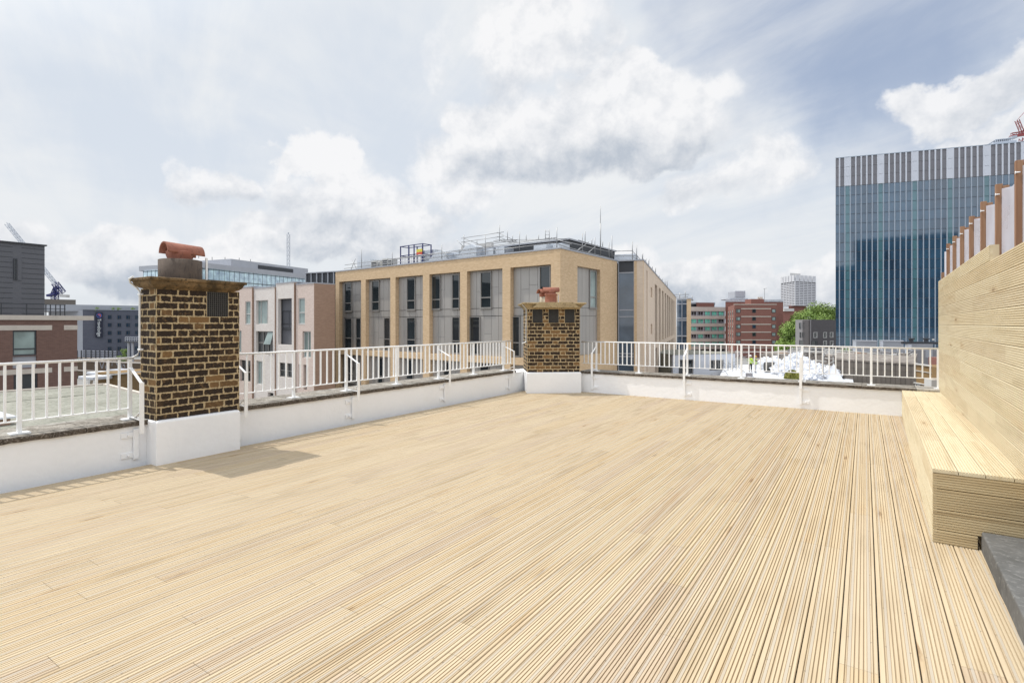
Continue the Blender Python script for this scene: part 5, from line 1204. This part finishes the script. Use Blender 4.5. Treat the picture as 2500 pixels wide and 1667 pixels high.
mb.build('flue', M['bandstone'], hut)
mb = MB(RF.fr); mb.box(-.1, RF.len+.1, -.4, .12, zt, zt+.25); mb.build('coping', M['bandstone'], t)
t = thing('red_brick_wing', RF.pt(6, GZ, -26), 'lower red brick wing with a big grey roof tank behind the red flats', 'building')
mb = MB(); vbox(mb, RF, RF.U(1771, -24), RF.U(1912, -24), -24, 16, GZ, RF.Z(1790, 737, -24)); mb.build('wall', M['redbrick'], t)
mb = MB(); vbox(mb, RF, RF.U(1771, -24), RF.U(1912, -24), -23.8, 16, RF.Z(1790, 737, -24)+.01, RF.Z(1790, 731.5, -24)); mb.build('roof', M['silver'], t)
mb = MB(RF.fr); mb.box(RF.U(1783, -24), RF.U(1830, -24), -34, -25, RF.Z(1790, 731, -24), RF.Z(1790, 727, -24)); mb.box(RF.U(1794, -26), RF.U(1820.5, -26), -33, -26, RF.Z(1790, 727, -26), RF.Z(1790, 709.5, -26)); mb.build('roof_tank', M['greymetal'], t, bevel=.3)
t = thing('aerial', RF.pt(RF.U(1866.5, -6), zt, -6), 'thin television aerial on the roof hut of the red brick flats', 'aerial')
mb = MB(); mb.bar(RF.pt(RF.U(1866.5, -6), zt+1, -6), RF.pt(RF.U(1866.5, -6), RF.Z(1866, 704, -6), -6), .14); mb.bar(RF.pt(RF.U(1863.5, -6), RF.Z(1866, 705, -6), -6), RF.pt(RF.U(1872, -6), RF.Z(1866, 704, -6), -6), .12); mb.build('mast_tube', M['tube'], t)

tc = at_d(1949, 680, 880)
t = thing('concrete_tower', Vector((tc.x, tc.y, GZ)), 'far concrete office tower with pale window grid and an angular crown', 'tower')
sc_ = 880/FPX; zT = EYE+(790-688.5)*sc_; zB = EYE+(790-745.5)*sc_; zC = EYE+(790-674)*sc_
M['towerwin'] = plain('far_tower_windows', (.10, .097, .115), .5, .1, .1); M['towerconc'] = plain('far_tower_concrete', (.56, .56, .58), .8, .05, .05)
kx = at_d(1941, 700, 860); k0_ = at_d(1907, 700, 905); k2_ = at_d(1991, 700, 885); KA, KB = Face(k0_, kx), Face(kx, k2_); nfl = 14
mb = MB(); P = [KA.pt(0, 0, -.6), Vector((kx.x, kx.y, 0))*1.001, KB.pt(KB.len, 0, -.6), KB.pt(KB.len, 0)*1.05, KA.pt(0, 0)*1.05]; prism(mb, P, zB, zT); mb.build('window_core', M['towerwin'], t)
mb = MB(); mc = MB()
for F_, nb_ in ((KA, 5), (KB, 5)):
    for k in range(nfl+1):
        z = zB+(zT-zB)*k/nfl; mb.box(0, F_.len, -.8, 0, z-.75, z+.75, fr=F_.fr)
for F_, nb_ in ((KA, 5), (KB, 5)):
    for q in range(nb_+1): u = F_.len*q/nb_; mc.box(u-.55, u+.55, -.5, .5, zB-1, zT, fr=F_.fr)
mb.build('floor_band', M['towerconc'], t); mc.build('pier', M['towerconc'], t)
mb = MB(); prism(mb, P, zT+.01, zC-3.5); mb.build('parapet', M['towerconc'], t)
mb = MB()
for F_, nb_ in ((KA, 5), (KB, 5)):
    for q in range(nb_): u = F_.len*(q+.5)/nb_; w_ = F_.len/nb_*.40; mb.box(u-w_, u+w_, .0, 1.2, zT-.5, zC, fr=F_.fr)
mb.build('crown_panel', M['towerconc'], t)
mb = MB(); vbox(mb, KB, KB.len*.1, KB.len*.6, -12, 15, zC-4, EYE+(790-670)*sc_*1.02); mb.build('roof_house', M['concrete'], t)
mb = MB(); vbox(mb, KB, -3, KB.len*.8, -9, 20, GZ, zB-.8); mb.build('shaft', M['redbrick'], t)
pf_ = Face(at_d(1912, 768, 500), at_d(1985, 768, 500)); mb = MB(pf_.fr); mb.box(0, pf_.len*.35, -20, 0, GZ, pf_.Z(1912, 753)); mb.box(0, pf_.len*.33, -18, 2, pf_.Z(1912, 760), pf_.Z(1912, 753.4), mi=1)
o = mb.build('podium_block', [M['redbrick'], M['concrete']]); tag(o, 'distant brown block with a pale balcony band at the foot of the concrete tower', 'building')
# charcoal building
ka, kb, kc = at_d(1942, 781, 128), at_d(1978, 780, 118), at_d(2041, 780, 124)
K1, K2 = Face(ka, kb), Face(kb, kc)
t = thing('charcoal_block', Vector((kb.x, kb.y, GZ)), 'low charcoal brick building with slim windows left of the glass tower', 'building')
mb = MB(); q0 = K1.pt(0, 0, -.2)+K1.u*.3; q1 = K2.pt(K2.len, 0, -.2); prism(mb, [q0, K2.pt(0, 0, -.3), q1, q1*1.12, q0*1.1+K1.u*1], GZ, kb.z-.1); mb.build('core', M['blackbrick'], t)
mb = MB(K1.fr); mb.box(0, K1.len, -.19, 0, GZ, kb.z); mb.build('side_wall', M['charlight'], t)
mb = MB(K2.fr); mb.box(0, K2.len, -.19, 0, GZ, kb.z); mb.build('front_wall', M['blackbrick'], t)
for a, b, y0, y1 in ((1951.5, 1956, 788, 802), (1960, 1965, 787, 802), (1967.5, 1970, 787, 802), (1953, 1956, 811, 824), (1959, 1962, 811, 824), (1964, 1966.5, 811, 824), (1952, 1971, 830, 845)):
    win(t, K1, (a, y0, b, y1), .03, mats=('darkmetal', 'glass'), sill=False, fw=.07)
for a, b, y0, y1 in ((1986, 1995, 811, 825), (2010, 2018, 811, 825), (2026, 2034, 811, 824), (1981, 1995, 832, 845), (2010, 2018, 832, 845), (2026, 2034, 832, 845)):
    win(t, K2, (a, y0, b, y1), .03, mats=('framewhite' if a != 1981 else 'darkmetal', 'glass'), sill=False, fw=.07, mull=[.75])
for o in t.children_recursive:
    if o.name.startswith('frame'): pass

# ------------------------------------------------------------------ trees
def leaf_mat(name, a, b, c):
    m, tt = new_mat(name); g = tt.n('ShaderNodeNewGeometry').outputs['Position']; tn = tt.n('ShaderNodeSeparateColor', {0: tt.n('ShaderNodeAttribute', attribute_name='tone').outputs[0]}).outputs
    col = tt.mix(tn[0], a, b); col = tt.mix(tt.m('MULTIPLY', tn[1], .5), col, c)
    finish(tt, col, .6, 0, None, spec=.3); return m
M['leaf'] = leaf_mat('plane_tree_leaves', (.09, .16, .03), (.24, .35, .075), (.34, .44, .13))
M['bark'] = plain('tree_bark', (.16, .13, .10), .9, .3, 3)
def tree(base, h, r, label, seed, n=6500, ls=.42, name='broadleaf_tree', cat='tree', group=None, low=.18):
    rnd = random.Random(seed); t = thing(name, base, label, cat, group)
    top = base+Vector((0, 0, h*.62)); mb = MB()
    mb.tube([base, base+Vector((rnd.uniform(-.2, .2), 0, h*.25)), base+Vector((rnd.uniform(-.4, .4), .2, h*.45)), top], [r*.07, r*.055, r*.04, r*.015], 8)
    lobes = []
    for k in range(11):
        a = rnd.uniform(0, 2*pi); el = rnd.uniform(-.1, 1.2); d = r*rnd.uniform(.25, .72)
        c = base+Vector((cos(a)*d*cos(el*.6), sin(a)*d*cos(el*.6), h*rnd.uniform(low+.16, .82))); lobes.append((c, r*rnd.uniform(.26, .48)))
        mb.tube([base+Vector((0, 0, h*rnd.uniform(.2, .42))), (base+Vector((0, 0, h*.4))+c)/2, c], [r*.03, r*.02, r*.008], 5)
    lobes.append((base+Vector((0, 0, h*.78)), r*.42)); mb.build('trunk', M['bark'], t)
    mb = MB()
    for k in range(n):
        c, lr = lobes[rnd.randrange(len(lobes))]
        v = Vector((rnd.gauss(0, 1), rnd.gauss(0, 1), rnd.gauss(0, 1))).normalized()*lr*(rnd.random()**.35)
        p = c+Vector((v.x, v.y, v.z*.8)); s_ = ls*rnd.uniform(.5, 1.2)
        nrm = (v.normalized()*.7+Vector((rnd.uniform(-1, 1), rnd.uniform(-1, 1), rnd.uniform(-.2, 1.2)))).normalized()
        x = nrm.orthogonal().normalized(); y = nrm.cross(x)
        i = mb.pts([p-x*s_*.5, p-y*s_*.35, p+x*s_*.5, p+y*s_*.35]); mb.face([i, i+1, i+2, i+3], None, (rnd.random(), rnd.random()**2, 0, 1))
    mb.build('crown', M['leaf'], t); return t
def v_(r): return r.uniform(0, 6.28)
def gnd(px, d): p = at_d(px, 790, d); return Vector((p.x, p.y, GZ))
hh = lambda y, d: EYE+(790-y)*d/FPX-GZ
tree(gnd(2014, 262), hh(731, 262), 12, 'large green plane tree rising between the charcoal block and the glass tower', 1, 9000, .8, group='plane trees left of the glass tower')
tree(gnd(2048, 270), hh(733, 270), 11, 'green plane tree half hidden behind the left edge of the glass tower', 2, 7000, .8, group='plane trees left of the glass tower')
tree(gnd(1976, 215), hh(756, 215), 9.5, 'mid height green plane tree above the left half of the charcoal block', 3, 8000, .7, group='plane trees left of the glass tower')
tree(gnd(1938, 175), hh(774, 175), 7.5, 'bushy green plane tree right beside the red brick flats', 4, 8000, .6, group='plane trees left of the glass tower', low=.0)
tree(gnd(1920, 178), hh(792, 178), 6.5, 'low green plane tree at the foot of the red brick flats', 5, 7000, .6, low=-.2, group='plane trees left of the glass tower')
tree(gnd(2060, 95), hh(842, 95), 4.2, 'small yellow green tree at the foot of the glass tower', 6, 3500, .3)
tree(Vector((vr.pt(vr.U(300), 0).x, vr.pt(vr.U(300), 0).y, zv-.5)), vr.Z(300, 846)-zv+.5, 1.25, 'small green bush beside the signal gantry on the viaduct', 7, 1500, .2, 'bush', 'bush', low=-.1)
tree(Vector((vr.pt(vr.U(198), 0, 1).x, vr.pt(vr.U(198), 0, 1).y, zv-.9)), 1.4, .8, 'tiny pale green bush at the left end of the viaduct wall', 8, 600, .2, 'bush', 'bush', low=-.1)
for k, px in enumerate((237, 278, 290, 325)):
    p = HF.pt(HF.U(px), h1.z, -.3); tree(Vector(p), 1.0, .9, ('small weed growing on the hotel roof edge right above the sign', 'small weed on the hotel roof edge above the second window column', 'small weed on the hotel roof edge between two window columns', 'small weed on the hotel roof edge close to the near chimney')[k], 20+k, 260, .25, 'weed', 'weed', 'weeds on the hotel roof edge', low=-.2)

# ------------------------------------------------------------------ building site and low roofs beyond the far parapet
ZS = -3.45
t = thing('low_rendered_house', gnd(1700, 60), 'low pale grey rendered building with dark doors behind the far railing', 'building')
sf = Face(at_d(1643, 865, 59), at_d(1795, 866, 62)); zt = sf.Z(1700, 865)
s1 = rz(sf, 1657, 878, 1693, 911, 0); s2 = rz(sf, 1732, 879, 1767, 903, 0); s1 = (s1[0], s1[1], ZS-.6, s1[3]); s2 = (s2[0], s2[1], ZS-.3, s2[3])
mb = MB(sf.fr); cut_wall(mb, 0, sf.len, GZ, zt, [s1, s2], -.25, 0); mb.build('wall', M['wgrey'], t)
mb = MB(sf.fr); mb.box(0, sf.len, -9, -.5, GZ, zt-.05); mb.box(-.05, sf.len+.05, -9, .05, zt, zt+.06); mb.build('roof', M['felt'], t)
for s_ in (s1, s2): win(t, sf, None, -.18, mats=('frame', 'glass'), mull=[.33, .66], uz=(s_[0]+.02, s_[1]-.02, s_[2], s_[3]-.02), sill=False)
def sheet_patch(name, label, px0, px1, d0, d1, z, amp, seed, n=46, mat='sheet', cat='sheeting', bump=0):
    """crumpled plastic laid over the roof: ridged height field"""
    rnd = random.Random(seed); mb = MB(); P = []
    from mathutils import noise as mn
    for j in range(n+1):
        for i in range(n+1):
            d = d0+(d1-d0)*j/n; px = px0+(px1-px0)*i/n; p = at_d(px, 790, d)
            f = sin(pi*i/n)*sin(pi*j/n)
            h = amp*(abs(mn.fractal(Vector((p.x*.8, p.y*.8, seed)), .7, 2.3, 5))*1.1+.25*mn.noise(Vector((p.x*2.4, p.y*2.4, seed+3))))*(.25+f) + bump*f
            P.append((p.x, p.y, z+max(0, h)))
    i0 = mb.pts(P)
    for j in range(n):
        for i in range(n):
            a = i0+j*(n+1)+i; mb.face([a, a+1, a+n+2, a+n+1])
    sk = [P[i] for i in range(n+1)]; b = mb.pts([(p[0], p[1], z-.6) for p in sk])
    for i in range(n): mb.face([i0+i, b+i, b+i+1, i0+i+1])
    o = mb.build(name, M[mat], None); tag(o, label, cat); return o
mb = MB(); P = [at_d(1735, 790, 38), at_d(2090, 790, 38), at_d(2075, 790, 66), at_d(1770, 790, 66)]; prism(mb, P, GZ, ZS-.03)
tag(mb.build('site_roof', M['sheet']), 'broad flat roof covered in white sheeting where the two workers stand', 'roof')
sheet_patch('plastic_sheeting', 'smooth white sheeting spread in front of the two workers', 1775, 1900, 42, 55, ZS, .18, 3)
for k, (px, d, rx, rzz, lab) in enumerate(((1918, 53, 1.5, 1.55, 'crumpled white rubble sack pile just right of the black roll'), (1944, 56, 1.5, 2.15, 'tallest peak of the heaped white plastic sacks'), (1965, 54, 1.6, 1.7, 'white plastic sacks heaped behind the middle railing stay'), (1993, 52, 1.5, 1.3, 'white plastic sacks sloping down right of the railing stay'), (2015, 50, 1.4, 1.0, 'low white plastic sacks near the draped scaffold'), (1885, 59, 1.5, 1.5, 'white sacks heaped behind the black roll'), (1975, 49, 1.3, .8, 'front row of white plastic sacks close to the parapet'))):
    rnd = random.Random(40+k); bm2 = bmesh.new(); bmesh.ops.create_icosphere(bm2, subdivisions=5, radius=1)
    from mathutils import noise as mn
    c = at_d(px, 790, d)
    for v in bm2.verts:
        n_ = v.co.normalized(); f = abs(mn.fractal(n_*1.9+Vector((k*7, 0, 0)), .75, 2.2, 5)); g2 = mn.cell(n_*2.6+Vector((k*3, 1, 2)))
        q = mn.voronoi(n_*2.4+Vector((k*5, 2, 1)))[0]; fold = (q[1]-q[0])
        s_ = .72+.38*f+.22*fold; v.co = Vector((n_.x*rx*s_, n_.y*rx*s_, max(-.05, n_.z)*rzz*s_))
    me = bpy.data.meshes.new('rubble_sack'); bm2.to_mesh(me); bm2.free(); me.materials.append(M['sheet'])
    o = bpy.data.objects.new('rubble_sacks_pile', me); S.collection.objects.link(o); o.location = (c.x, c.y, ZS); o.name = 'sack_heap'; tag(o, lab, 'sack heap', 'heaps of white plastic sacks on the building site')
# black lined roll
c = at_d(1890, 790, 55.5); rr0 = .52
t = thing('membrane_roll', Vector((c.x, c.y, ZS)), 'big black roll of roofing membrane with a white end lying by the sacks', 'roll')
ax = Vector((cos(TH-.15), sin(TH-.15), 0))
mb = MB(); mb.tube([Vector((c.x, c.y, ZS+rr0))-ax*.9, Vector((c.x, c.y, ZS+rr0))+ax*.35], rr0, 28); mb.build('wrapping', M['grille'], t)
mb = MB(); mb.tube([Vector((c.x, c.y, ZS+rr0))+ax*.351, Vector((c.x, c.y, ZS+rr0))+ax*.95], rr0*.99, 28); mb.build('membrane', M['sheet'], t)
# moss sack
M['mossy'] = stone('olive_green_cuttings', (.16, .17, .03), (.34, .33, .09), (.42, .40, .16), 4, False)
c = at_d(1934, 790, 49); mb = MB(); rnd = random.Random(3)
for k in range(900):
    a_, e_, q_ = rnd.uniform(0, 6.28), rnd.uniform(0, 1.57), rnd.uniform(.5, 1)**.5; p = Vector((c.x+cos(a_)*cos(e_)*.62*q_, c.y+sin(a_)*cos(e_)*.4*q_, ZS+sin(e_)*.7*q_)); s_ = .14; x = Vector((rnd.uniform(-1, 1), rnd.uniform(-1, 1), rnd.uniform(-1, 1))).normalized(); y = x.orthogonal()
    mb.quad([p-x*s_, p-y*s_, p+x*s_, p+y*s_])
tag(mb.build('green_cuttings', M['mossy']), 'heap of olive green cuttings among the white sacks', 'cuttings')
c = at_d(1829, 790, 50.3); mb = MB(); mb.box(c.x-.28, c.x+.28, c.y-.2, c.y+.2, ZS, ZS+.38); tag(mb.build('grey_block', M['charlight'], None, bevel=.02), 'plain grey block standing in front of the two workers', 'block')
# stair tower scaffold on the site
ss = Face(at_d(1760, 890, 52), at_d(1825, 870, 56))
t = thing('site_scaffold', ss.pt(3, ZS), 'tangle of silver scaffold tubes left of the two workers', 'scaffold')
for a, b in (((1764, 872), (1764, 905)), ((1778, 876), (1778, 905)), ((1789, 868), (1789, 906)), ((1797, 856), (1797, 904)), ((1804, 856), (1804, 895)), ((1812, 852), (1812, 890))): tube_px(t, 'upright_tube', M['tube'], ss, a, b, 0, .03)
for a, b in (((1735, 914), (1800, 890)), ((1744, 916), (1806, 892)), ((1758, 900), (1825, 868)), ((1797, 862), (1830, 862)), ((1797, 872), (1822, 870)), ((1797, 880), (1818, 878)), ((1797, 856), (1812, 872)), ((1812, 856), (1797, 874)), ((1812, 868), (1828, 884)), ((1765, 900), (1780, 918)), ((1795, 890), (1820, 910)), ((1766, 884), (1778, 896)), ((1778, 884), (1790, 896))): tube_px(t, 'brace_tube', M['tube'], ss, a, b, .15, .024)
s3 = Face(at_d(2000, 890, 42), at_d(2070, 890, 40))
t = thing('draped_scaffold', s3.pt(1, ZS), 'scaffold corner draped with white sheet at the right end of the building site', 'scaffold')
for a, b in (((2010, 862), (2010, 920)), ((2024, 868), (2024, 925)), ((2034, 872), (2034, 930)), ((1998, 902), (2038, 880)), ((2000, 918), (2040, 892)), ((2006, 924), (2050, 905)), ((2012, 890), (2040, 930)), ((2015, 860), (2035, 840)), ((2010, 868), (2026, 858))): tube_px(t, 'scaffold_tube', M['tube'], s3, a, b, 0, .026)
mb = MB(); q = [s3.pt(*s3.uz(2036, 888, 0), 0), s3.pt(*s3.uz(2062, 932, 0), 0), s3.pt(*s3.uz(2020, 934, .4), .4), s3.pt(*s3.uz(2020, 905, .3), .3)]
i0 = mb.pts(q); mb.face([i0, i0+1, i0+2, i0+3]); o = mb.build('drape', M['sheet'], t); sm = o.modifiers.new('thick', 'SOLIDIFY'); sm.thickness = .03
# brown tiled building with debris on its roof
bf = Face(at_d(2042, 884, 50), at_d(2237, 886.5, 44))
t = thing('brown_tiled_block', bf.pt(4, GZ), 'flat roofed block clad in brown grey tiles behind the far railing', 'building')
zt = bf.Z(2140, 885); mb = MB(); vbox(mb, bf, 0, bf.len, -.06, 12, GZ, zt-.02); mb.build('core', M['seam'], t)
mb = MB(bf.fr); n = 17
for k in range(n):
    for za, zb in ((zt-.62, zt-.02), (zt-2.2, zt-.63), (zt-3.8, zt-2.21)): mb.box(bf.len*k/n+.012, bf.len*(k+1)/n-.012, -.06, 0, za+.01, zb, (random.random(), 0, 0, 1))
mb.build('tile_cladding', M['brownpanel'], t)
mb = MB(); vbox(mb, bf, -.05, bf.len+.05, .06, 12, zt, zt+.14); mb.build('roof_edge', M['rubble'], t)
rb = Face(at_d(1900, 872, 64), at_d(2235, 880, 56))
mb = MB(rb.fr); mb.box(-2, rb.len, -12, 0, GZ, rb.Z(2000, 868)); tag(mb.build('debris_roof', M['rubble']), 'long pale roof strewn with debris behind the white sacks', 'roof')
random.seed(21)
for k in range(16):
    px = random.uniform(1905, 2225); off = random.uniform(-8, -.5); p = rb.pt(rb.U(px, off), 0, off); z = rb.Z(2000, 868)
    mb = MB(); a = random.uniform(.3, 1.1); b = random.uniform(.2, .5); h = random.uniform(.1, .45)
    mb.box(-a, a, -b, b, 0, h, fr=Matrix.Translation((p.x, p.y, z)) @ Matrix.Rotation(random.uniform(0, 3), 4, 'Z'))
    o = mb.build('debris_slab', M[random.choice(['rubble', 'concrete', 'brownbrick', 'charlight', 'sheet'])], None); tag(o, 'loose slab of building debris on the long pale roof', 'debris', 'loose debris on the long pale roof')
t = thing('roof_guard_rail', rb.pt(10, 0, .3), 'long double guard rail of silver tubes across the debris roof', 'railing')
for a, b in (((1770, 858.5), (2010, 860)), ((1930, 850.5), (2010, 851)), ((1930, 856), (2010, 857)), ((2010, 851), (2225, 871)), ((2010, 857), (2225, 876)), ((2010, 862), (2225, 882)), ((1686, 860), (1770, 858.5)), ((2126, 884), (2165, 866)), ((2060, 880), (2085, 862)), ((2178, 884), (2212, 872))): tube_px(t, 'rail_tube', M['framewhite'], rb, a, b, .4, .045)
random.seed(33)
for k in range(26):
    x = random.uniform(1960, 2230); y = random.uniform(862, 882); L = random.uniform(14, 60); sl_ = random.choice((.09, .09, .1, -.75, -.6))
    if sl_ < 0: L *= .4
    tube_px(t, 'loose_tube', M[random.choice(['tube', 'framewhite', 'framewhite'])], rb, (x, y), (min(x+L, 2234), y+sl_*L), random.uniform(.5, 1.5), .04)
for px in (1935, 1962, 1990, 2012, 2034, 2066, 2104, 2152, 2191): tube_px(t, 'upright_tube', M['tube'], rb, (px, 848), (px, 872), .4, .04)
yb_ = Face(at_d(2237, 890, 40), at_d(2275, 892, 38))
t = thing('yellow_brick_house', yb_.pt(1, GZ), 'old yellow brick house end with white bands at the right end of the far railing', 'building')
zt = yb_.Z(2240, 890); mb = MB(yb_.fr); mb.box(0, yb_.len+6, -8, 0, GZ, zt); mb.build('wall', M['ochre'], t)
mb = MB(yb_.fr); mb.box(-.1, yb_.len, 0, .1, zt, zt+.1); mb.box(0, yb_.len, 0, .06, yb_.Z(2240, 905.5), yb_.Z(2240, 904)); mb.box(0, yb_.len, 0, .2, yb_.Z(2240, 935), yb_.Z(2240, 933.5)); mb.build('white_band', M['framewhite'], t)
win(t, yb_, (2236.5, 936, 2247, 943), .05, mats=('framewhite', 'glass'), mull=[.5], sill=False)
mb = MB(yb_.fr); mb.box(yb_.U(2272), yb_.U(2290), -2, .4, yb_.Z(2272, 943), yb_.Z(2272, 924.5)); o = mb.build('white_dormer', M['framewhite'], t)
fbox('dark_brick_block', 'redbrick', yb_, (2267, 871, 2290, 895), -3, 4, label='dark red brick chimney breast at the far right behind the railing', cat='building', zb=GZ)
# grey corrugated cabins in front of the tower
for k, (x0, x1, y0, lab) in enumerate(((2083, 2140.5, 832.5, 'grey corrugated site cabin, the left one of three below the glass tower'), (2149, 2206, 832.5, 'grey corrugated site cabin, the middle one of three below the glass tower'), (2218, 2277, 841, 'grey corrugated site cabin, the right one of three, beneath the dark beam'))):
    cf = Face(at_d(x0, y0, 110), at_d(x1, y0, 108)); t = thing('site_cabin', cf.pt(1, cf.Z(x0, 862)), lab, 'cabin', 'grey cabins below the glass tower')
    zt = cf.Z(x0, y0); zb = zt-2.6; mb = MB(cf.fr); mb.box(0, cf.len, -3, 0, zb, zt)
    n = 34
    for q in range(n): mb.box(cf.len*q/n, cf.len*(q+.5)/n, 0, .05, zb, zt-.15)
    mb.build('body', M['greymetal'], t)
    mb = MB(cf.fr); mb.box(-.02, cf.len*.13, .0, .09, zb, zt); mb.build('end_panel', M['wgrey'], t)
    mb = MB(cf.fr); mb.box(-.05, cf.len+.05, -3, .12, zt, zt+.12); mb.build('roof', M['greymetal'], t)
cf = Face(at_d(2075, 850, 112), at_d(2290, 850, 108)); mb = MB(cf.fr); mb.box(0, cf.len, -12, 0, GZ, cf.Z(2080, 850)-.3); tag(mb.build('cabin_podium', M['charlight']), 'grey podium building carrying the three corrugated cabins', 'building')
bf2 = Face(at_d(2203, 836, 100), at_d(2295, 836, 98))
t = thing('footbridge_beam', bf2.pt(3, bf2.Z(2205, 838)), 'dark steel beam with two dark machines on a pale post under the tower', 'gantry')
mb = MB(bf2.fr); mb.box(0, bf2.len, -.8, 0, bf2.Z(2204, 839.5), bf2.Z(2204, 834)); mb.build('beam', M['darkmetal'], t)
for a in (2222, 2258):
    mb = MB(bf2.fr); u = bf2.U(a); mb.box(u, u+.55, -.6, -.1, bf2.Z(a, 834), bf2.Z(a, 829)); mb.box(u-.1, u+.75, -.7, 0, bf2.Z(a, 829), bf2.Z(a, 825.5)); mb.build('machine', M['darkmetal'], t, bevel=.03)
mb = MB(bf2.fr); u = bf2.U(2211); mb.box(u, u+.22, -.4, -.2, GZ, bf2.Z(2204, 839)); mb.build('post', M['wgrey'], t)
mb = MB(bf2.fr); u = bf2.U(2277); mb.box(u, u+.3, -.3, -.1, bf2.Z(2277, 831), bf2.Z(2277, 827)); mb.build('lamp_box', M['framewhite'], t)

# ------------------------------------------------------------------ two site workers
M['hivis'] = plain('hi_vis_yellow', (.48, .70, .06), .6, .05, 5); M['trouser'] = plain('dark_trousers', (.02, .02, .024), .8, .2, 5); M['greytr'] = plain('pale_grey_trousers', (.42, .43, .47), .8, .1, 5)
M['skin'] = plain('skin', (.50, .32, .24), .5, .05, 8); M['hatwhite'] = plain('white_helmet', (.75, .75, .72), .3, .03, 5); M['hatyellow'] = plain('yellow_helmet', (.72, .42, .03), .3, .03, 5); M['blackcloth'] = plain('black_sleeve', (.02, .02, .025), .8, .1, 6)
M['band'] = plain('silver_reflective_band', (.75, .76, .74), .4, .03, 6)
J = [(0, 0, .95), (0, 0, 1.15), (0, 0, 1.36), (0, .01, 1.47), (0, .03, 1.55), (0, .03, 1.66),
     (-.10, 0, .90), (-.11, .02, .50), (-.12, -.02, .09), (-.13, .12, .04),
     (.10, 0, .90), (.11, .02, .50), (.12, -.02, .09), (.13, .12, .04),
     (-.19, 0, 1.40), (-.25, .02, 1.12), (-.20, .20, .98), (-.17, .28, .99),
     (.19, 0, 1.40), (.25, .02, 1.12), (.20, .20, .98), (.17, .28, .99)]
E_ = [(0, 1), (1, 2), (2, 3), (3, 4), (4, 5), (0, 6), (6, 7), (7, 8), (8, 9), (0, 10), (10, 11), (11, 12), (12, 13), (2, 14), (14, 15), (15, 16), (16, 17), (2, 18), (18, 19), (19, 20), (20, 21)]
Rd = [(.16, .12), (.165, .12), (.17, .11), (.06, .06), (.095, .105), (.085, .1), (.10, .10), (.07, .07), (.05, .05), (.045, .035), (.10, .10), (.07, .07), (.05, .05), (.045, .035), (.07, .07), (.052, .052), (.042, .042), (.035, .03), (.07, .07), (.052, .052), (.042, .042), (.035, .03)]
def add_skin(me, rad):
    bm_ = bmesh.new(); bm_.from_mesh(me); ly = bm_.verts.layers.skin.verify(); bm_.verts.ensure_lookup_table()
    for i, v in enumerate(bm_.verts): v[ly].radius = rad[i]; v[ly].use_root = (i == 0)
    bm_.to_mesh(me); bm_.free()
def person2(px, d, label, facing, up_arm, mats, hat):
    p = at_d(px, 790, d); loc = Vector((p.x, p.y, ZS)); J2 = list(J)
    if up_arm: J2[19] = (.27, .16, 1.22); J2[20] = (.16, .30, 1.36); J2[21] = (.10, .30, 1.46)
    t = thing('person', loc, label, 'person'); rot = Matrix.Rotation(facing, 4, 'Z')
    me = bpy.data.meshes.new('body'); me.from_pydata([tuple(rot @ Vector(j)) for j in J2], E_, []); add_skin(me, Rd)
    o = bpy.data.objects.new('body', me); S.collection.objects.link(o); o.parent = t
    sk = o.modifiers.new('skin', 'SKIN'); sk.use_smooth_shade = True; sb = o.modifiers.new('sub', 'SUBSURF'); sb.levels = 2; sb.render_levels = 2
    bpy.context.view_layer.update()
    ev = bpy.data.meshes.new_from_object(o.evaluated_get(bpy.context.evaluated_depsgraph_get())); o.modifiers.clear(); o.data = ev; ev.materials.clear()
    for m in mats: ev.materials.append(m)
    inv = Matrix.Rotation(-facing, 4, 'Z')
    for f in ev.polygons:
        c = inv @ f.center; f.use_smooth = True; arm = abs(c.x) > .20 or c.y > .19
        if c.z > 1.44 and abs(c.x) < .13: k = 3
        elif arm and (c.y > .23 and c.z > .9): k = 3
        elif arm and c.z > .9: k = 2
        elif c.z > .90: k = 4 if (1.02 < c.z < 1.07 or 1.15 < c.z < 1.20) else 0
        elif c.z < .10: k = 5
        else: k = 1
        f.material_index = k
    mb = MB(Matrix.Translation(loc) @ rot); z0 = 1.63
    mb.lathe((0, 0, 0), [(.130, z0), (.132, z0+.04), (.120, z0+.09), (.085, z0+.13), (.03, z0+.15), (.001, z0+.152)], 18, axis=None)
    mb.box(-.09, .09, .08, .18, z0-.005, z0+.014); mb.build('hard_hat', hat, t)
    # simple facial features
    mb = MB(Matrix.Translation(loc) @ rot); mb.box(-.012, .012, .125, .155, 1.545, 1.585); mb.build('nose', mats[3], t); return t
person2(1832, 55.5, 'worker in a lime hi-vis vest, black trousers and white helmet, seen from behind', -TH+.2, False, [M['hivis'], M['trouser'], M['hivis'], M['skin'], M['band'], M['blackcloth']], M['hatwhite'])
person2(1844, 54.5, 'worker in pale trousers, black sleeves and yellow helmet, facing right beside the roll', -TH-1.1, True, [M['hivis'], M['greytr'], M['blackcloth'], M['skin'], M['band'], M['blackcloth']], M['hatyellow'])
